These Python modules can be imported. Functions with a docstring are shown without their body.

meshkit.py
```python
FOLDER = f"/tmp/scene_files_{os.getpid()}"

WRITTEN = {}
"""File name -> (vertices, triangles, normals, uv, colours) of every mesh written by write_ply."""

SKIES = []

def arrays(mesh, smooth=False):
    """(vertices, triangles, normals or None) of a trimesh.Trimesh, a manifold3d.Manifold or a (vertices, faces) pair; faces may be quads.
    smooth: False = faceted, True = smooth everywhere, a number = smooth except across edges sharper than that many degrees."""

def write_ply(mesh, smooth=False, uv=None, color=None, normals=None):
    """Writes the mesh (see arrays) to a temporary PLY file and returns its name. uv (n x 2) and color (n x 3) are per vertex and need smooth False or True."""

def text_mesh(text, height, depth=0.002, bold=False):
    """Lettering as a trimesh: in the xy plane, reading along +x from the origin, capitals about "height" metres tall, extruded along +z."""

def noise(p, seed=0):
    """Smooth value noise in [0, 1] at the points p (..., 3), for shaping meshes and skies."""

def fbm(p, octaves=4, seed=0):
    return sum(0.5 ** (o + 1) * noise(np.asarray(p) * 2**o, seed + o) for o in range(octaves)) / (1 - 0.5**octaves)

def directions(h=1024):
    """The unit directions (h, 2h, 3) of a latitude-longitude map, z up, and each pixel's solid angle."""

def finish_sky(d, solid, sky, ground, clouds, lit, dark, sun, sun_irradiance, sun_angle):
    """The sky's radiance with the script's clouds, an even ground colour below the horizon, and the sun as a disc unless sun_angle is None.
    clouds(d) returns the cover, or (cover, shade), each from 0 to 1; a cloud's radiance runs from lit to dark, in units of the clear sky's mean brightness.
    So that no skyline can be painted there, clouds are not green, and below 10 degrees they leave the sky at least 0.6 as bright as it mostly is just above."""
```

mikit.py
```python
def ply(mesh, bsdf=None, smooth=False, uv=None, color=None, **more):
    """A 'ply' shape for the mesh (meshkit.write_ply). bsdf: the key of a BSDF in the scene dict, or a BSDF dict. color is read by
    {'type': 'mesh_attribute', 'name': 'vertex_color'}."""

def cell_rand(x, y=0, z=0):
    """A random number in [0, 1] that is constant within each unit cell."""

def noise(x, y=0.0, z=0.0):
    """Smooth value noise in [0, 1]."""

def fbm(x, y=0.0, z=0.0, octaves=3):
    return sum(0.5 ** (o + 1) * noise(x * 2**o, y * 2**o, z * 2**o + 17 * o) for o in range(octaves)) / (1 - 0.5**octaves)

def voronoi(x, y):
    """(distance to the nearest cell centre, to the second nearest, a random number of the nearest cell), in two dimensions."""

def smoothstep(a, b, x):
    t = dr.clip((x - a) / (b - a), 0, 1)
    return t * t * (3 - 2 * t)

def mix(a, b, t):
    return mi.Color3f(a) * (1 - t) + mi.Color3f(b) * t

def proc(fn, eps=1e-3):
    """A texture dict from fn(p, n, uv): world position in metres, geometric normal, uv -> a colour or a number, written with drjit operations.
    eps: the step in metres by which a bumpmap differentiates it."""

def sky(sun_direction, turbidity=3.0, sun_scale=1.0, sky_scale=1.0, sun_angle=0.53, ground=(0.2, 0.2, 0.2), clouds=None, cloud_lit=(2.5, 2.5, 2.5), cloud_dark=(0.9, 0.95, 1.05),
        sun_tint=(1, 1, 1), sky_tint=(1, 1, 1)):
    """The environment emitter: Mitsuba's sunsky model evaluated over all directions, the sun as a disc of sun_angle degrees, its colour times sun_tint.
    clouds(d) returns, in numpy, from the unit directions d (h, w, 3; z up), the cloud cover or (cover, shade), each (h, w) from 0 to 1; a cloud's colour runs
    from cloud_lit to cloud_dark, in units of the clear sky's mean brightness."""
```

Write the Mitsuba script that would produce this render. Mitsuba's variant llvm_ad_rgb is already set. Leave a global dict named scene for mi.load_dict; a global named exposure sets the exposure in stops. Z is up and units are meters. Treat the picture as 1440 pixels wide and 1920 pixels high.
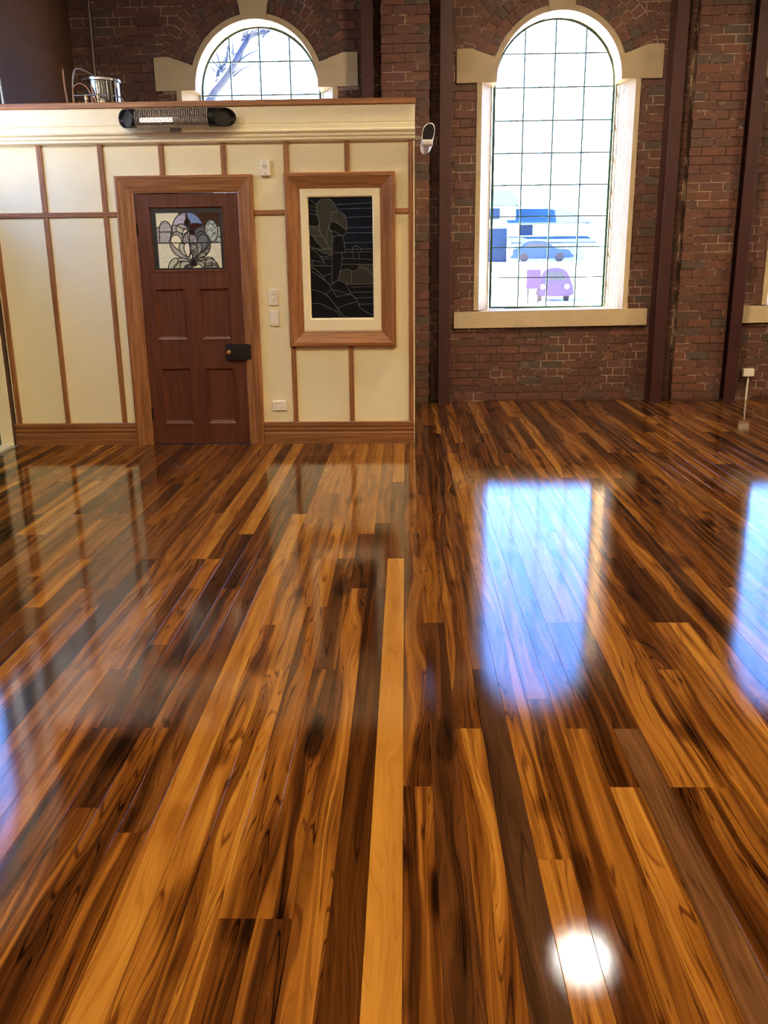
import math, random
import numpy as np, trimesh, shapely, drjit as dr, mitsuba as mi
import mikit, meshkit
from shapely.geometry import Polygon, LineString, Point, box as sbox
from shapely import affinity
from shapely.ops import unary_union, polygonize

T = mi.ScalarTransform4f
scene, labels = {}, {}
rng = random.Random(7)

# ------------------------------------------------------------------ camera
F_PX, YAW, PITCH, ROLL, EYE = 1642.4, 0.0266, 0.2750, 0.0116, 1.45
def _cam():
    cy, sy, cp, sp = math.cos(YAW), math.sin(YAW), math.cos(PITCH), math.sin(PITCH)
    f = np.array([-sy * cp, cy * cp, -sp]); r = np.array([cy, sy, 0.0]); d = np.cross(f, r)
    cr, sr = math.cos(ROLL), math.sin(ROLL)
    R, D = cr * r + sr * d, -sr * r + cr * d
    m = np.eye(4); m[:3, 0], m[:3, 1], m[:3, 2], m[:3, 3] = -R, -D, f, [0, 0, EYE]
    return m
scene['camera'] = {'type': 'perspective', 'fov_axis': 'x', 'fov': math.degrees(2 * math.atan(720 / F_PX)),
                   'near_clip': 0.05, 'far_clip': 1000.0, 'to_world': T(_cam())}
exposure = 0.0

# ------------------------------------------------------------------ sky and sun
SKY = 66.0
scene['sky'] = mikit.sky([-0.96, 0.18, 0.45], turbidity=3.0, sun_scale=SKY * 1.7, sky_scale=SKY, ground=(0.35, 0.34, 0.32),
                         sky_tint=(0.58, 0.80, 1.38))
LAMP = (270.0, 202.0, 122.0)       # high bay lamps, radiance
LAMPS = [(1.62, 6.75, 4.75), (1.62, 1.9, 4.75), (-2.1, 1.9, 4.75), (5.6, 6.75, 4.75), (5.6, 1.9, 4.75), (1.62, -3.0, 4.75), (-2.1, -3.0, 4.75)]

# ------------------------------------------------------------------ helpers
def num(key):
    if key not in scene and key not in labels: return key
    i = 1
    while f'{key}_{i:03d}' in scene or f'{key}_{i:03d}' in labels: i += 1
    return f'{key}_{i:03d}'
_next = {}
def fastnum(key):
    i = _next.get(key, 0); _next[key] = i + 1
    return key if i == 0 else f'{key}_{i:03d}'
def add(key, mesh, bsdf, smooth=False, label=None, cat=None, group=None, kind=None, **kw):
    key = fastnum(key)
    scene[key] = mikit.ply(mesh, bsdf, smooth, **kw)
    note(key, label, cat, group, kind)
    return key
def note(key, label=None, cat=None, group=None, kind=None):
    d = {k: v for k, v in (('label', label), ('category', cat), ('group', group), ('kind', kind)) if v}
    if d: labels[key] = {**labels.get(key, {}), **d}
def root(key, label=None, cat=None, group=None, kind=None):
    key = fastnum(key); note(key, label, cat, group, kind); return key
def bx(x0, x1, y0, y1, z0, z1):
    return trimesh.creation.box(bounds=[[min(x0, x1), min(y0, y1), min(z0, z1)], [max(x0, x1), max(y0, y1), max(z0, z1)]])
def rbx(x0, x1, y0, y1, z0, z1, c=0.002):
    """box with chamfered edges: hull of three shrunken boxes"""
    p = []
    for s in range(3):
        e = [c, c, c]; e[s] = 0
        for X in (x0 + e[0], x1 - e[0]):
            for Y in (y0 + e[1], y1 - e[1]):
                for Z in (z0 + e[2], z1 - e[2]): p.append((X, Y, Z))
    return trimesh.convex.convex_hull(np.array(p))
def cat(*ms):
    return trimesh.util.concatenate([m for m in ms if m is not None])
def ext(poly, y0, y1):
    """extrude a polygon drawn in (x, z) between the depths y0 < y1"""
    out = []
    for g in getattr(poly, 'geoms', [poly]):
        if g.geom_type != 'Polygon' or g.area < 1e-8: continue
        m = trimesh.creation.extrude_polygon(g, y1 - y0, engine='earcut')
        v = np.array(m.vertices); w = np.stack([v[:, 0], y1 - v[:, 2], v[:, 1]], 1)
        out.append(trimesh.Trimesh(w, np.array(m.faces), process=False))
    m = cat(*out)
    return m
def tube(pts, r, n=10, cap=True):
    p = np.asarray(pts, float); rr = np.broadcast_to(np.asarray(r, float), (len(p),))
    t = np.gradient(p, axis=0); t /= np.linalg.norm(t, axis=1, keepdims=True) + 1e-12
    a = np.cross(t[0], [0, 0, 1.0] if abs(t[0][2]) < 0.9 else [1.0, 0, 0]); a /= np.linalg.norm(a)
    V, A = [], a
    for i in range(len(p)):
        A = A - t[i] * (A @ t[i]); A /= np.linalg.norm(A); B = np.cross(t[i], A)
        for k in range(n):
            q = 2 * math.pi * k / n; V.append(p[i] + rr[i] * (math.cos(q) * A + math.sin(q) * B))
    Fc = []
    for i in range(len(p) - 1):
        for k in range(n):
            a0, a1, b0, b1 = i * n + k, i * n + (k + 1) % n, (i + 1) * n + k, (i + 1) * n + (k + 1) % n
            Fc += [[a0, a1, b1], [a0, b1, b0]]
    if cap:
        c0, c1 = len(V), len(V) + 1; V += [p[0], p[-1]]
        for k in range(n):
            Fc.append([c0, (k + 1) % n, k]); Fc.append([c1, (len(p) - 1) * n + k, (len(p) - 1) * n + (k + 1) % n])
    return trimesh.Trimesh(np.array(V), np.array(Fc), process=False)
def spline(pts, n=8, closed=False):
    p = np.asarray(pts, float); N = len(p); out = []
    for i in range(N if closed else N - 1):
        g = lambda j: p[j % N] if closed else p[min(max(j, 0), N - 1)]
        a, b, c, d = g(i - 1), g(i), g(i + 1), g(i + 2)
        for t in np.arange(n) / n:
            out.append(0.5 * ((2 * b) + (c - a) * t + (2 * a - 5 * b + 4 * c - d) * t * t + (3 * b - a - 3 * c + d) * t ** 3))
    if not closed: out.append(p[-1])
    return np.array(out)
def lathe(profile, n=32):
    """profile of (r, z) revolved about z"""
    return trimesh.creation.revolve(np.array(profile, float), sections=n)
def mv(m, x=0, y=0, z=0):
    m = m.copy(); m.apply_translation([x, y, z]); return m
def profx(prof, x0, x1):
    """closed profile of (y, z) points swept from x0 to x1"""
    g = Polygon(prof)
    m = trimesh.creation.extrude_polygon(g, x1 - x0, engine='earcut'); v = np.array(m.vertices)
    return trimesh.Trimesh(np.stack([v[:, 2] + x0, v[:, 0], v[:, 1]], 1), np.array(m.faces), process=False)
def frame4(xa, xb, za, zb, w, y0, y1, prof=None, wb=None):
    """four mitred members of a rectangular frame; prof gives the depth profile [(t, y)] from the outer edge (t=0) to the inner (t=1)"""
    prof = prof or [(0, y0), (1, y0)]
    out = []
    O = [(xa, za), (xb, za), (xb, zb), (xa, zb)]
    I = [(xa + w, za + (wb or w)), (xb - w, za + (wb or w)), (xb - w, zb - w), (xa + w, zb - w)]
    for k in range(4):
        a, b, c, d = O[k], O[(k + 1) % 4], I[(k + 1) % 4], I[k]
        V, Fc = [], []
        n = len(prof)
        for e0, e1 in ((a, d), (b, c)):
            for t, y in prof: V.append((e0[0] + (e1[0] - e0[0]) * t, y, e0[1] + (e1[1] - e0[1]) * t))
            V.append((e1[0], y1, e1[1])); V.append((e0[0], y1, e0[1]))
        L = n + 2
        for j in range(L):
            j2 = (j + 1) % L
            Fc += [[j, j2, L + j2], [j, L + j2, L + j]]
        for s in (0, L):
            for j in range(1, L - 1): Fc.append([s, s + j, s + j + 1] if s else [s, s + j + 1, s + j])
        m = trimesh.Trimesh(np.array(V), np.array(Fc), process=False); m.fix_normals(); out.append(m)
    return out      # bottom, right, top, left

# ------------------------------------------------------------------ materials
def P(name, color, rough=0.5, spec=0.5, **kw):
    d = {'type': 'principled', 'roughness': rough, 'specular': spec, **kw}
    d['base_color'] = {'type': 'rgb', 'value': list(color)} if isinstance(color, (tuple, list)) else color
    scene[name] = {'type': 'twosided', 'bsdf': d}
    return name
def rgb(v): return {'type': 'rgb', 'value': list(v)}

def grain(dirs, dark, light, sc=1.0):
    fx, fy, fz = dirs
    def fn(p, n, uv):
        w = 0.5 * mikit.noise(p.x * 6, p.y * 6, p.z * 3)
        g = mikit.fbm(p.x * fx * sc + w, p.y * fy * sc, p.z * fz * sc + w, 3)
        s = mikit.noise(p.x * fx * 4 * sc, p.y * fy * 4 * sc, p.z * fz * 4 * sc)
        return mikit.mix(dark, light, mikit.smoothstep(0.25, 0.75, 0.75 * g + 0.25 * s))
    return mikit.proc(fn)
P('timber_upright', grain((60, 60, 2.5), (0.20, 0.075, 0.022), (0.36, 0.155, 0.055)), 0.42, 0.5)
P('timber_level', grain((2.5, 60, 60), (0.20, 0.075, 0.022), (0.36, 0.155, 0.055)), 0.42, 0.5)
P('timber_skirting', grain((2.5, 60, 60), (0.17, 0.068, 0.022), (0.29, 0.125, 0.045)), 0.4, 0.5)
P('mahogany', grain((50, 50, 2.0), (0.080, 0.022, 0.011), (0.122, 0.037, 0.018)), 0.33, 0.55)
P('cream_paint', (0.84, 0.765, 0.50), 0.45, 0.4)
P('cream_trim', (0.86, 0.785, 0.54), 0.35, 0.5)
P('white_plastic', (0.84, 0.81, 0.72), 0.35, 0.5)
P('grey_print', (0.22, 0.2, 0.19), 0.6, 0.3)
P('black_metal', (0.008, 0.0085, 0.0095), 0.4, 0.25)
P('black_paint', (0.010, 0.011, 0.012), 0.3, 0.5)
P('brass', (0.75, 0.55, 0.28), 0.28, 0.5, metallic=1.0)
P('steel', (0.42, 0.42, 0.40), 0.13, 0.5, metallic=1.0)
P('bright_steel', (0.8, 0.79, 0.77), 0.22, 0.5, metallic=1.0)
P('dull_steel', (0.28, 0.25, 0.22), 0.4, 0.5, metallic=0.8)
P('copper', (0.42, 0.19, 0.10), 0.3, 0.5, metallic=1.0)
P('dark_reflector', (0.16, 0.14, 0.125), 0.22, 0.5, metallic=0.9)
P('guard_wire', (0.62, 0.56, 0.5), 0.4, 0.5)
P('quartz_tube', (0.85, 0.84, 0.8), 0.3, 0.6)
P('heater_white', (0.72, 0.72, 0.72), 0.35, 0.5)
P('green_paint', (0.010, 0.05, 0.036), 0.4, 0.5)
P('lead', (0.15, 0.155, 0.16), 0.5, 0.5)
P('lead_black', (0.012, 0.014, 0.013), 0.45, 0.5)
P('dark_void', (0.01, 0.01, 0.01), 0.8, 0.2)
P('ceiling_timber', grain((4, 60, 60), (0.06, 0.035, 0.02), (0.14, 0.085, 0.05)), 0.7, 0.3)
P('plaster', (0.42, 0.36, 0.28), 0.8, 0.2)
P('lamp_body', (0.05, 0.05, 0.05), 0.4, 0.5)
P('sill_stone', (0.5, 0.5, 0.46), 0.5, 0.4)

def post_fn(p, n, uv):
    return mikit.mix((0.034, 0.0085, 0.009), (0.052, 0.014, 0.014), mikit.fbm(p.x * 9, p.y * 9, p.z * 3, 3))
P('maroon_paint', mikit.proc(post_fn), 0.5, 0.45)
def stone_fn(p, n, uv):
    c = mikit.mix((0.54, 0.43, 0.27), (0.62, 0.51, 0.34), mikit.fbm(p.x * 5, p.y * 5, p.z * 5, 3))
    s = mikit.smoothstep(0.70, 0.78, mikit.fbm(p.x * 11 + 3, p.y * 11, p.z * 38, 2))
    return mikit.mix(c, (0.22, 0.16, 0.09), 0.12 * s)
P('painted_stone', mikit.proc(stone_fn), 0.55, 0.35)

def brick_fn(base, seed):
    def fn(p, n, uv):
        a = mikit.fbm(p.x * 18 + seed, p.y * 18, p.z * 30, 3)
        b = mikit.noise(p.x * 2.1 + seed, p.y * 3, p.z * 2.3)
        c = mi.Color3f(base) * (0.62 + 0.55 * a + 0.25 * b)
        w = mikit.smoothstep(0.66, 0.80, mikit.fbm(p.x * 7 + 2 * seed, p.y * 7, p.z * 9, 3))
        return mikit.mix(c, (0.24, 0.18, 0.14), 0.28 * w)
    return mikit.proc(fn)
BRICKS = [P(f'brick_tone_{i}', brick_fn(c, 3.7 * i), 0.62, 0.4) for i, c in enumerate(
    [(0.120, 0.053, 0.039), (0.102, 0.047, 0.036), (0.138, 0.057, 0.039), (0.090, 0.050, 0.039), (0.116, 0.049, 0.040), (0.080, 0.056, 0.046)])]
def mortar_fn(p, n, uv):
    a = mikit.fbm(p.x * 3.1, p.y * 3, p.z * 3.7, 3)
    b = mikit.noise(p.x * 40, p.y * 40, p.z * 40)
    t = mikit.smoothstep(0.45, 0.67, a + 0.22 * (b - 0.5))
    return mikit.mix((0.064, 0.034, 0.026), (0.36, 0.26, 0.20), t)
P('mortar', mikit.proc(mortar_fn), 0.85, 0.2)
def far_brick_fn(p, n, uv):
    zc = p.z / 0.084; row = dr.floor(zc)
    xc = (p.x + p.y) / 0.24 + 0.5 * (row - 2 * dr.floor(row / 2))
    r = mikit.cell_rand(dr.floor(xc), row)
    j = dr.maximum(dr.abs(zc - row - 0.5) * 2 - 0.88, dr.abs(xc - dr.floor(xc) - 0.5) * 2 - 0.94)
    c = mikit.mix((0.12, 0.05, 0.035), (0.19, 0.075, 0.05), r)
    return mikit.mix(c, (0.24, 0.17, 0.13), dr.select(j > 0, 0.5, 0.0))
P('far_brick', mikit.proc(far_brick_fn), 0.8, 0.2)
def brown_wall_fn(p, n, uv):
    return mikit.mix((0.072, 0.041, 0.031), (0.11, 0.062, 0.045), mikit.fbm(p.x * 4, p.y * 2.2, p.z * 2.2, 4))
P('brown_wall', mikit.proc(brown_wall_fn), 0.7, 0.3)
scene['pane_glass'] = {'type': 'thindielectric', 'int_ior': 1.5}

# floor boards: what each board looks like is looked up by its number, which its uv carries
BOARD = {'tone': [], 'amp': [], 'freq': [], 'seed': [], 'grey': []}
_tables = {}
def tab(name, idx):
    if name not in _tables:
        _tables[name] = mi.Float(np.array(BOARD[name], np.float32)); dr.eval(_tables[name])
    return dr.gather(mi.Float, _tables[name], idx)
RAMP = [(0.0, (0.017, 0.0055, 0.0022)), (0.25, (0.088, 0.027, 0.0070)), (0.48, (0.225, 0.076, 0.0150)), (0.72, (0.44, 0.195, 0.033)), (1.0, (0.66, 0.405, 0.082))]
def board_fn(p, n, uv):
    k = dr.floor(uv.x); a = (uv.x - k) * 0.0849; l = uv.y
    i = mi.UInt32(dr.clip(k, 0, len(BOARD['tone']) - 1))
    s, tone, amp, fr, grey = (tab(q, i) for q in ('seed', 'tone', 'amp', 'freq', 'grey'))
    w1 = mikit.fbm(a * 13 + s, l * 1.5, s, 2) - 0.5              # slow drift of the grain across the board
    w2 = mikit.fbm(a * 34 + s, l * 3.0, s + 5, 3) - 0.5          # figure
    q = a + 0.075 * w1 + 0.024 * w2
    heart = mikit.fbm(q * 34 + 2 * s, l * 0.85 + s, s + 2, 2)    # dark heartwood running into pale sapwood, with clear borders
    hw = mikit.smoothstep(0.40, 0.58, heart)
    mid = mikit.fbm(q * 95 * fr + s, l * 1.9, s + 9, 2)
    fine = mikit.noise(q * 560, l * 10 + s)
    line = dr.abs(heart * 11 * fr - dr.floor(heart * 11 * fr) - 0.5) * 2      # dark lines that follow the borders
    ink = mikit.smoothstep(0.26, 0.03, line) * mikit.smoothstep(0.36, 0.60, mikit.noise(a * 26 + s, l * 2.4, s + 11))
    blot = mikit.smoothstep(0.66, 0.86, mikit.fbm(a * 12 + 3 * s, l * 3.1 + s, 4, 2))
    t = tone + amp * (0.52 * (hw - 0.5) + 0.85 * (mid - 0.5)) + 0.10 * (fine - 0.5) - 0.5 * amp * blot + 0.04
    fleck = mikit.smoothstep(0.70, 0.86, mikit.noise(q * 300, l * 7 + s, s)) * mikit.smoothstep(0.40, 0.60, mikit.noise(a * 40 + s, l * 2.0, s + 21))
    t = t - 0.24 * amp * fleck
    t = t - 0.34 * ink * dr.minimum(amp * 1.7, 1.0)
    c = mi.Color3f(RAMP[0][1])
    for (t0, c0), (t1, c1) in zip(RAMP, RAMP[1:]):
        c = mikit.mix(c, c1, dr.clip((t - t0) / (t1 - t0), 0, 1))
    lum = 0.3 * c.x + 0.5 * c.y + 0.2 * c.z
    return mikit.mix(c, mi.Color3f(1.05, 0.86, 0.62) * lum * 1.05, grey)
def wave_fn(p, n, uv):
    return mikit.noise(p.x * 9, p.y * 5.0, 0) + 0.12 * mikit.noise(p.x * 50, p.y * 34, 3)
scene['floor_varnish'] = {'type': 'bumpmap', 'bump': {'type': 'ref', 'id': 'floor_wave'}, 'scale': 0.00009,
                          'bsdf': {'type': 'roughplastic', 'distribution': 'beckmann', 'alpha': 0.010, 'int_ior': 1.55, 'nonlinear': True,
                                   'diffuse_reflectance': mikit.proc(board_fn)}}
scene['floor_varnish'].pop('bump'); scene['floor_varnish']['bump'] = mikit.proc(wave_fn, eps=0.004)

# ------------------------------------------------------------------ the room
Y1, Y2 = 7.29, 9.60            # front of the partition, face of the far wall
XL, XR, YF, ZC = -3.32, 9.5, -6.0, 6.2
BAYS = [-1.483, 1.535, 4.57]   # centres of the arched windows
LIFT = [0.0, 0.012, 0.02]      # the far wall's stones climb very slightly to the right
def climb(x): return 0.0095 * (x - 1.535)

# ceiling, far and near walls out of the frame
add('ceiling', bx(XL - 0.5, XR + 0.3, YF - 0.3, Y2 + 0.6, ZC, ZC + 0.2), 'ceiling_timber', kind='structure', label='dark timber roof lining high above the hall')
add('wall_right', bx(XR, XR + 0.3, YF, Y2 + 0.4, 0, ZC), 'far_brick', kind='structure', label='brick wall of the hall on the right')
add('wall_front', bx(XL, XR, YF - 0.3, YF, 0, ZC), 'plaster', kind='structure', label='pale plastered wall of the hall behind the viewer')

# ------------------------------------------------------------------ floor boards
W = 0.0849
X0 = -0.013
JO = 1.685                     # joints fall on joists 0.43 m apart
def jy(n): return JO + 0.4295 * n
# boards that can be told apart: row -> [(y from, y to, tone, streak, grain scale, greyness)]
SHOW = {
    -1: [(-1.5, 4.26, .93, .10, .8, 0), (4.26, 5.9, .35, .3, 1, .1), (5.9, 7.3, .80, .18, 1, 0)],
    0: [(-1, 2.22, .36, .62, 1, 0), (2.22, 4.69, .44, .55, 1.2, 0), (4.69, 7.7, .42, .4, 1, 0)],
    1: [(-1, 3.42, .27, .30, .8, .15), (3.42, 5.55, .47, .4, 1.2, 0), (5.55, 9.6, .30, .4, 1, 0)],
    2: [(-1, 2.55, .64, .42, 1.1, 0), (2.55, 5.1, .46, .55, 1.3, 0)],
    3: [(-1, 2.98, .28, .22, .6, .38), (2.98, 5.5, .36, .4, 1, .1)],
    4: [(-1, 1.9, .74, .35, .8, 0), (1.9, 4.26, .55, .62, 1.2, 0)],
    5: [(-1, 2.75, .43, .40, 1, 0), (2.75, 6.0, .5, .5, 1, 0)],
    6: [(-1, 2.55, .60, .42, 1, 0), (2.55, 4.6, .32, .5, 1, 0), (4.6, 8, .42, .4, 1, 0)],
    7: [(-1, 2.22, .70, .52, 1, 0), (2.22, 2.98, .20, .4, .8, 0), (2.98, 3.42, .26, .4, 1, 0), (3.42, 5.5, .62, .3, 1, 0)],
    8: [(-1, 2.55, .46, .20, .8, .35), (2.55, 3.42, .30, .4, 1, 0), (3.42, 6.4, .50, .45, 1, 0)],
    9: [(-1, 2.22, .38, .5, 1, 0), (2.22, 4.7, .60, .45, 1, 0)],
    10: [(-1, 2.22, .40, .6, 1, 0), (2.22, 5.1, .56, .6, 1, 0)],
    11: [(-1, 2.98, .52, .55, 1, 0), (2.98, 5.98, .46, .5, 1, 0)],
    12: [(1, 3.42, .47, .5, 1, 0), (3.42, 4.26, .2, .3, 1, 0), (4.26, 7, .45, .5, 1, 0)],
    13: [(1, 3.42, .66, .5, .8, 0), (3.42, 4.1, .17, .25, 1, 0), (4.1, 6, .36, .4, 1, 0)],
    14: [(1, 3.8, .40, .5, 1, 0), (3.8, 6.4, .55, .5, 1, 0)],
    -2: [(-1, 3.83, .20, .28, 1, 0), (3.83, 4.9, .19, .3, 1, .1), (4.9, 7.3, .62, .2, 1, .1)],
    -3: [(-1, 3.83, .53, .68, 1.5, 0), (3.83, 4.69, .22, .3, 1, 0), (4.69, 7.3, .74, .25, 1, 0)],
    -4: [(-1, 1.684, .42, .6, 1, 0), (1.684, 2.98, .40, .6, 1, 0), (2.98, 4.26, .47, .4, 1, .15), (4.26, 7.3, .70, .35, 1, 0)],
    -5: [(-1, 1.684, .37, .42, 1, 0), (1.684, 3.6, .48, .55, 1.3, 0), (3.6, 4.9, .62, .5, 1, 0), (4.9, 7.3, .68, .3, 1, 0)],
    -6: [(-1, 2.98, .68, .50, 1.3, 0), (2.98, 4.26, .56, .55, 1.4, .1), (4.26, 5.6, .52, .35, 1, .1), (5.6, 7.3, .72, .3, 1, 0)],
    -7: [(-1, 3.4, .60, .52, 1.2, 0), (3.4, 4.9, .66, .4, 1, 0), (4.9, 7.3, .72, .35, .8, 0)],
    -8: [(-1, 4.0, .84, .24, .7, 0), (4.0, 5.1, .80, .3, .8, 0), (5.1, 7.3, .30, .35, 1, 0)],
    -9: [(-1, 2.0, .60, .5, 1, 0), (2.0, 4.26, .36, .35, 1, .1), (4.26, 7.3, .27, .4, 1, 0)],
    -10: [(-1, 2.55, .42, .5, 1.2, 0), (2.55, 3.83, .30, .5, 1, 0), (3.83, 5.5, .25, .5, .8, 0), (5.5, 7.3, .36, .4, 1, 0)],
    -11: [(-1, 2.11, .56, .45, 1, 0), (2.11, 3.0, .20, .35, 1, 0), (3.0, 4.69, .18, .35, .8, 0), (4.69, 7.3, .84, .22, 1, 0)],
    -12: [(-1, 2.55, .38, .5, 1, 0), (2.55, 3.2, .27, .4, 1, 0), (3.2, 3.83, .45, .5, 1, 0), (3.83, 4.26, .62, .4, 1, 0), (4.26, 7.3, .32, .4, 1, 0)],
    -13: [(0, 2.98, .55, .5, 1, 0), (2.98, 4.26, .46, .5, 1, .1), (4.26, 7.3, .80, .28, 1, 0)],
    -14: [(0, 2.98, .58, .35, 1, .1), (2.98, 5.13, .62, .35, 1, .1), (5.13, 7.3, .40, .4, 1, 0)],
    -15: [(0, 2.98, .52, .3, 1, .15), (2.98, 5.5, .50, .4, 1, .1), (5.5, 7.3, .62, .3, 1, 0)],
    -16: [(0, 4.26, .12, .10, .7, .4), (4.26, 5.98, .46, .3, 1, .2), (5.98, 7.3, .3, .3, 1, 0)],
    -17: [(0, 3.6, .48, .5, 1, 0), (3.6, 5.5, .56, .4, 1, .1), (5.5, 7.3, .42, .3, 1, 0)],
    -18: [(0, 3.83, .66, .4, 1, 0), (3.83, 4.9, .36, .3, 1, .2), (4.9, 7.3, .5, .3, 1, 0)],
    -19: [(1, 4.26, .26, .25, 1, 0), (4.26, 5.9, .30, .2, 1, .2), (5.9, 7.3, .5, .4, 1, 0)],
    -20: [(1, 3.6, .55, .4, 1, 0), (3.6, 4.26, .78, .3, 1, 0), (4.26, 7.3, .48, .35, 1, 0)],
    -21: [(1, 3.83, .22, .3, 1, 0), (3.83, 5.13, .50, .4, 1, 0), (5.13, 7.3, .36, .3, 1, 0)],
    -22: [(1, 4.0, .48, .4, 1, 0), (4.0, 5.13, .6, .4, 1, 0), (5.13, 7.3, .15, .15, 1, .35)],
    -23: [(1, 4.7, .34, .4, 1, 0), (4.7, 7.3, .46, .3, 1, 0)],
}
def camera_x_range(y):
    """x range of the floor in view at the depth y, with a margin"""
    return -0.47 * (y + 1.2) - 0.15, 0.45 * (y + 1.2) + 0.15
boards = []
fr = random.Random(21)
for row in range(-39, 111):
    xa, xb = X0 + row * W, X0 + (row + 1) * W
    if xb > XR: break
    xa = max(xa, XL + 0.002)
    if xb - xa < 0.01: continue
    yend = Y2 + 0.02 if xb > 0.09 else Y1 + 0.02
    spans = [list(s) for s in SHOW.get(row, [])]
    y = spans[-1][1] if spans else YF + fr.random() * 1.0
    if spans and spans[0][0] > YF: spans.insert(0, [YF, spans[0][0], .4, .5, 1, 0])
    elif not spans and y > YF: spans.append([YF, y, .4, .5, 1, 0])
    while y < yend - 0.05:
        n = round((y - JO) / 0.4295 + fr.choice([3, 4, 4, 5, 6, 7]))
        e = min(jy(n), yend)
        if yend - e < 0.35: e = yend
        u = fr.random()
        if row > 14:    # darker heartwood to the right
            tone = fr.choice([.18, .26, .34, .38, .42, .46, .5, .56, .62])
        else: tone = fr.choice([.16, .24, .3, .36, .44, .5, .56, .64, .74, .84])
        spans.append([y, e, tone, 0.3 + 0.35 * fr.random(), 0.9 + 0.4 * fr.random(), fr.choice([0, 0, 0, .1, .25])])
        y = e
    for a, b, tone, amp, g, grey in spans:
        tone = 0.47 + (tone - 0.47) * 0.85
        if row >= 0 and a > 3.4: tone -= 0.01
        if b > yend: b = yend
        if b - a > 0.05: boards.append((xa, xb, a, b, tone, amp, g, grey))
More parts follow.
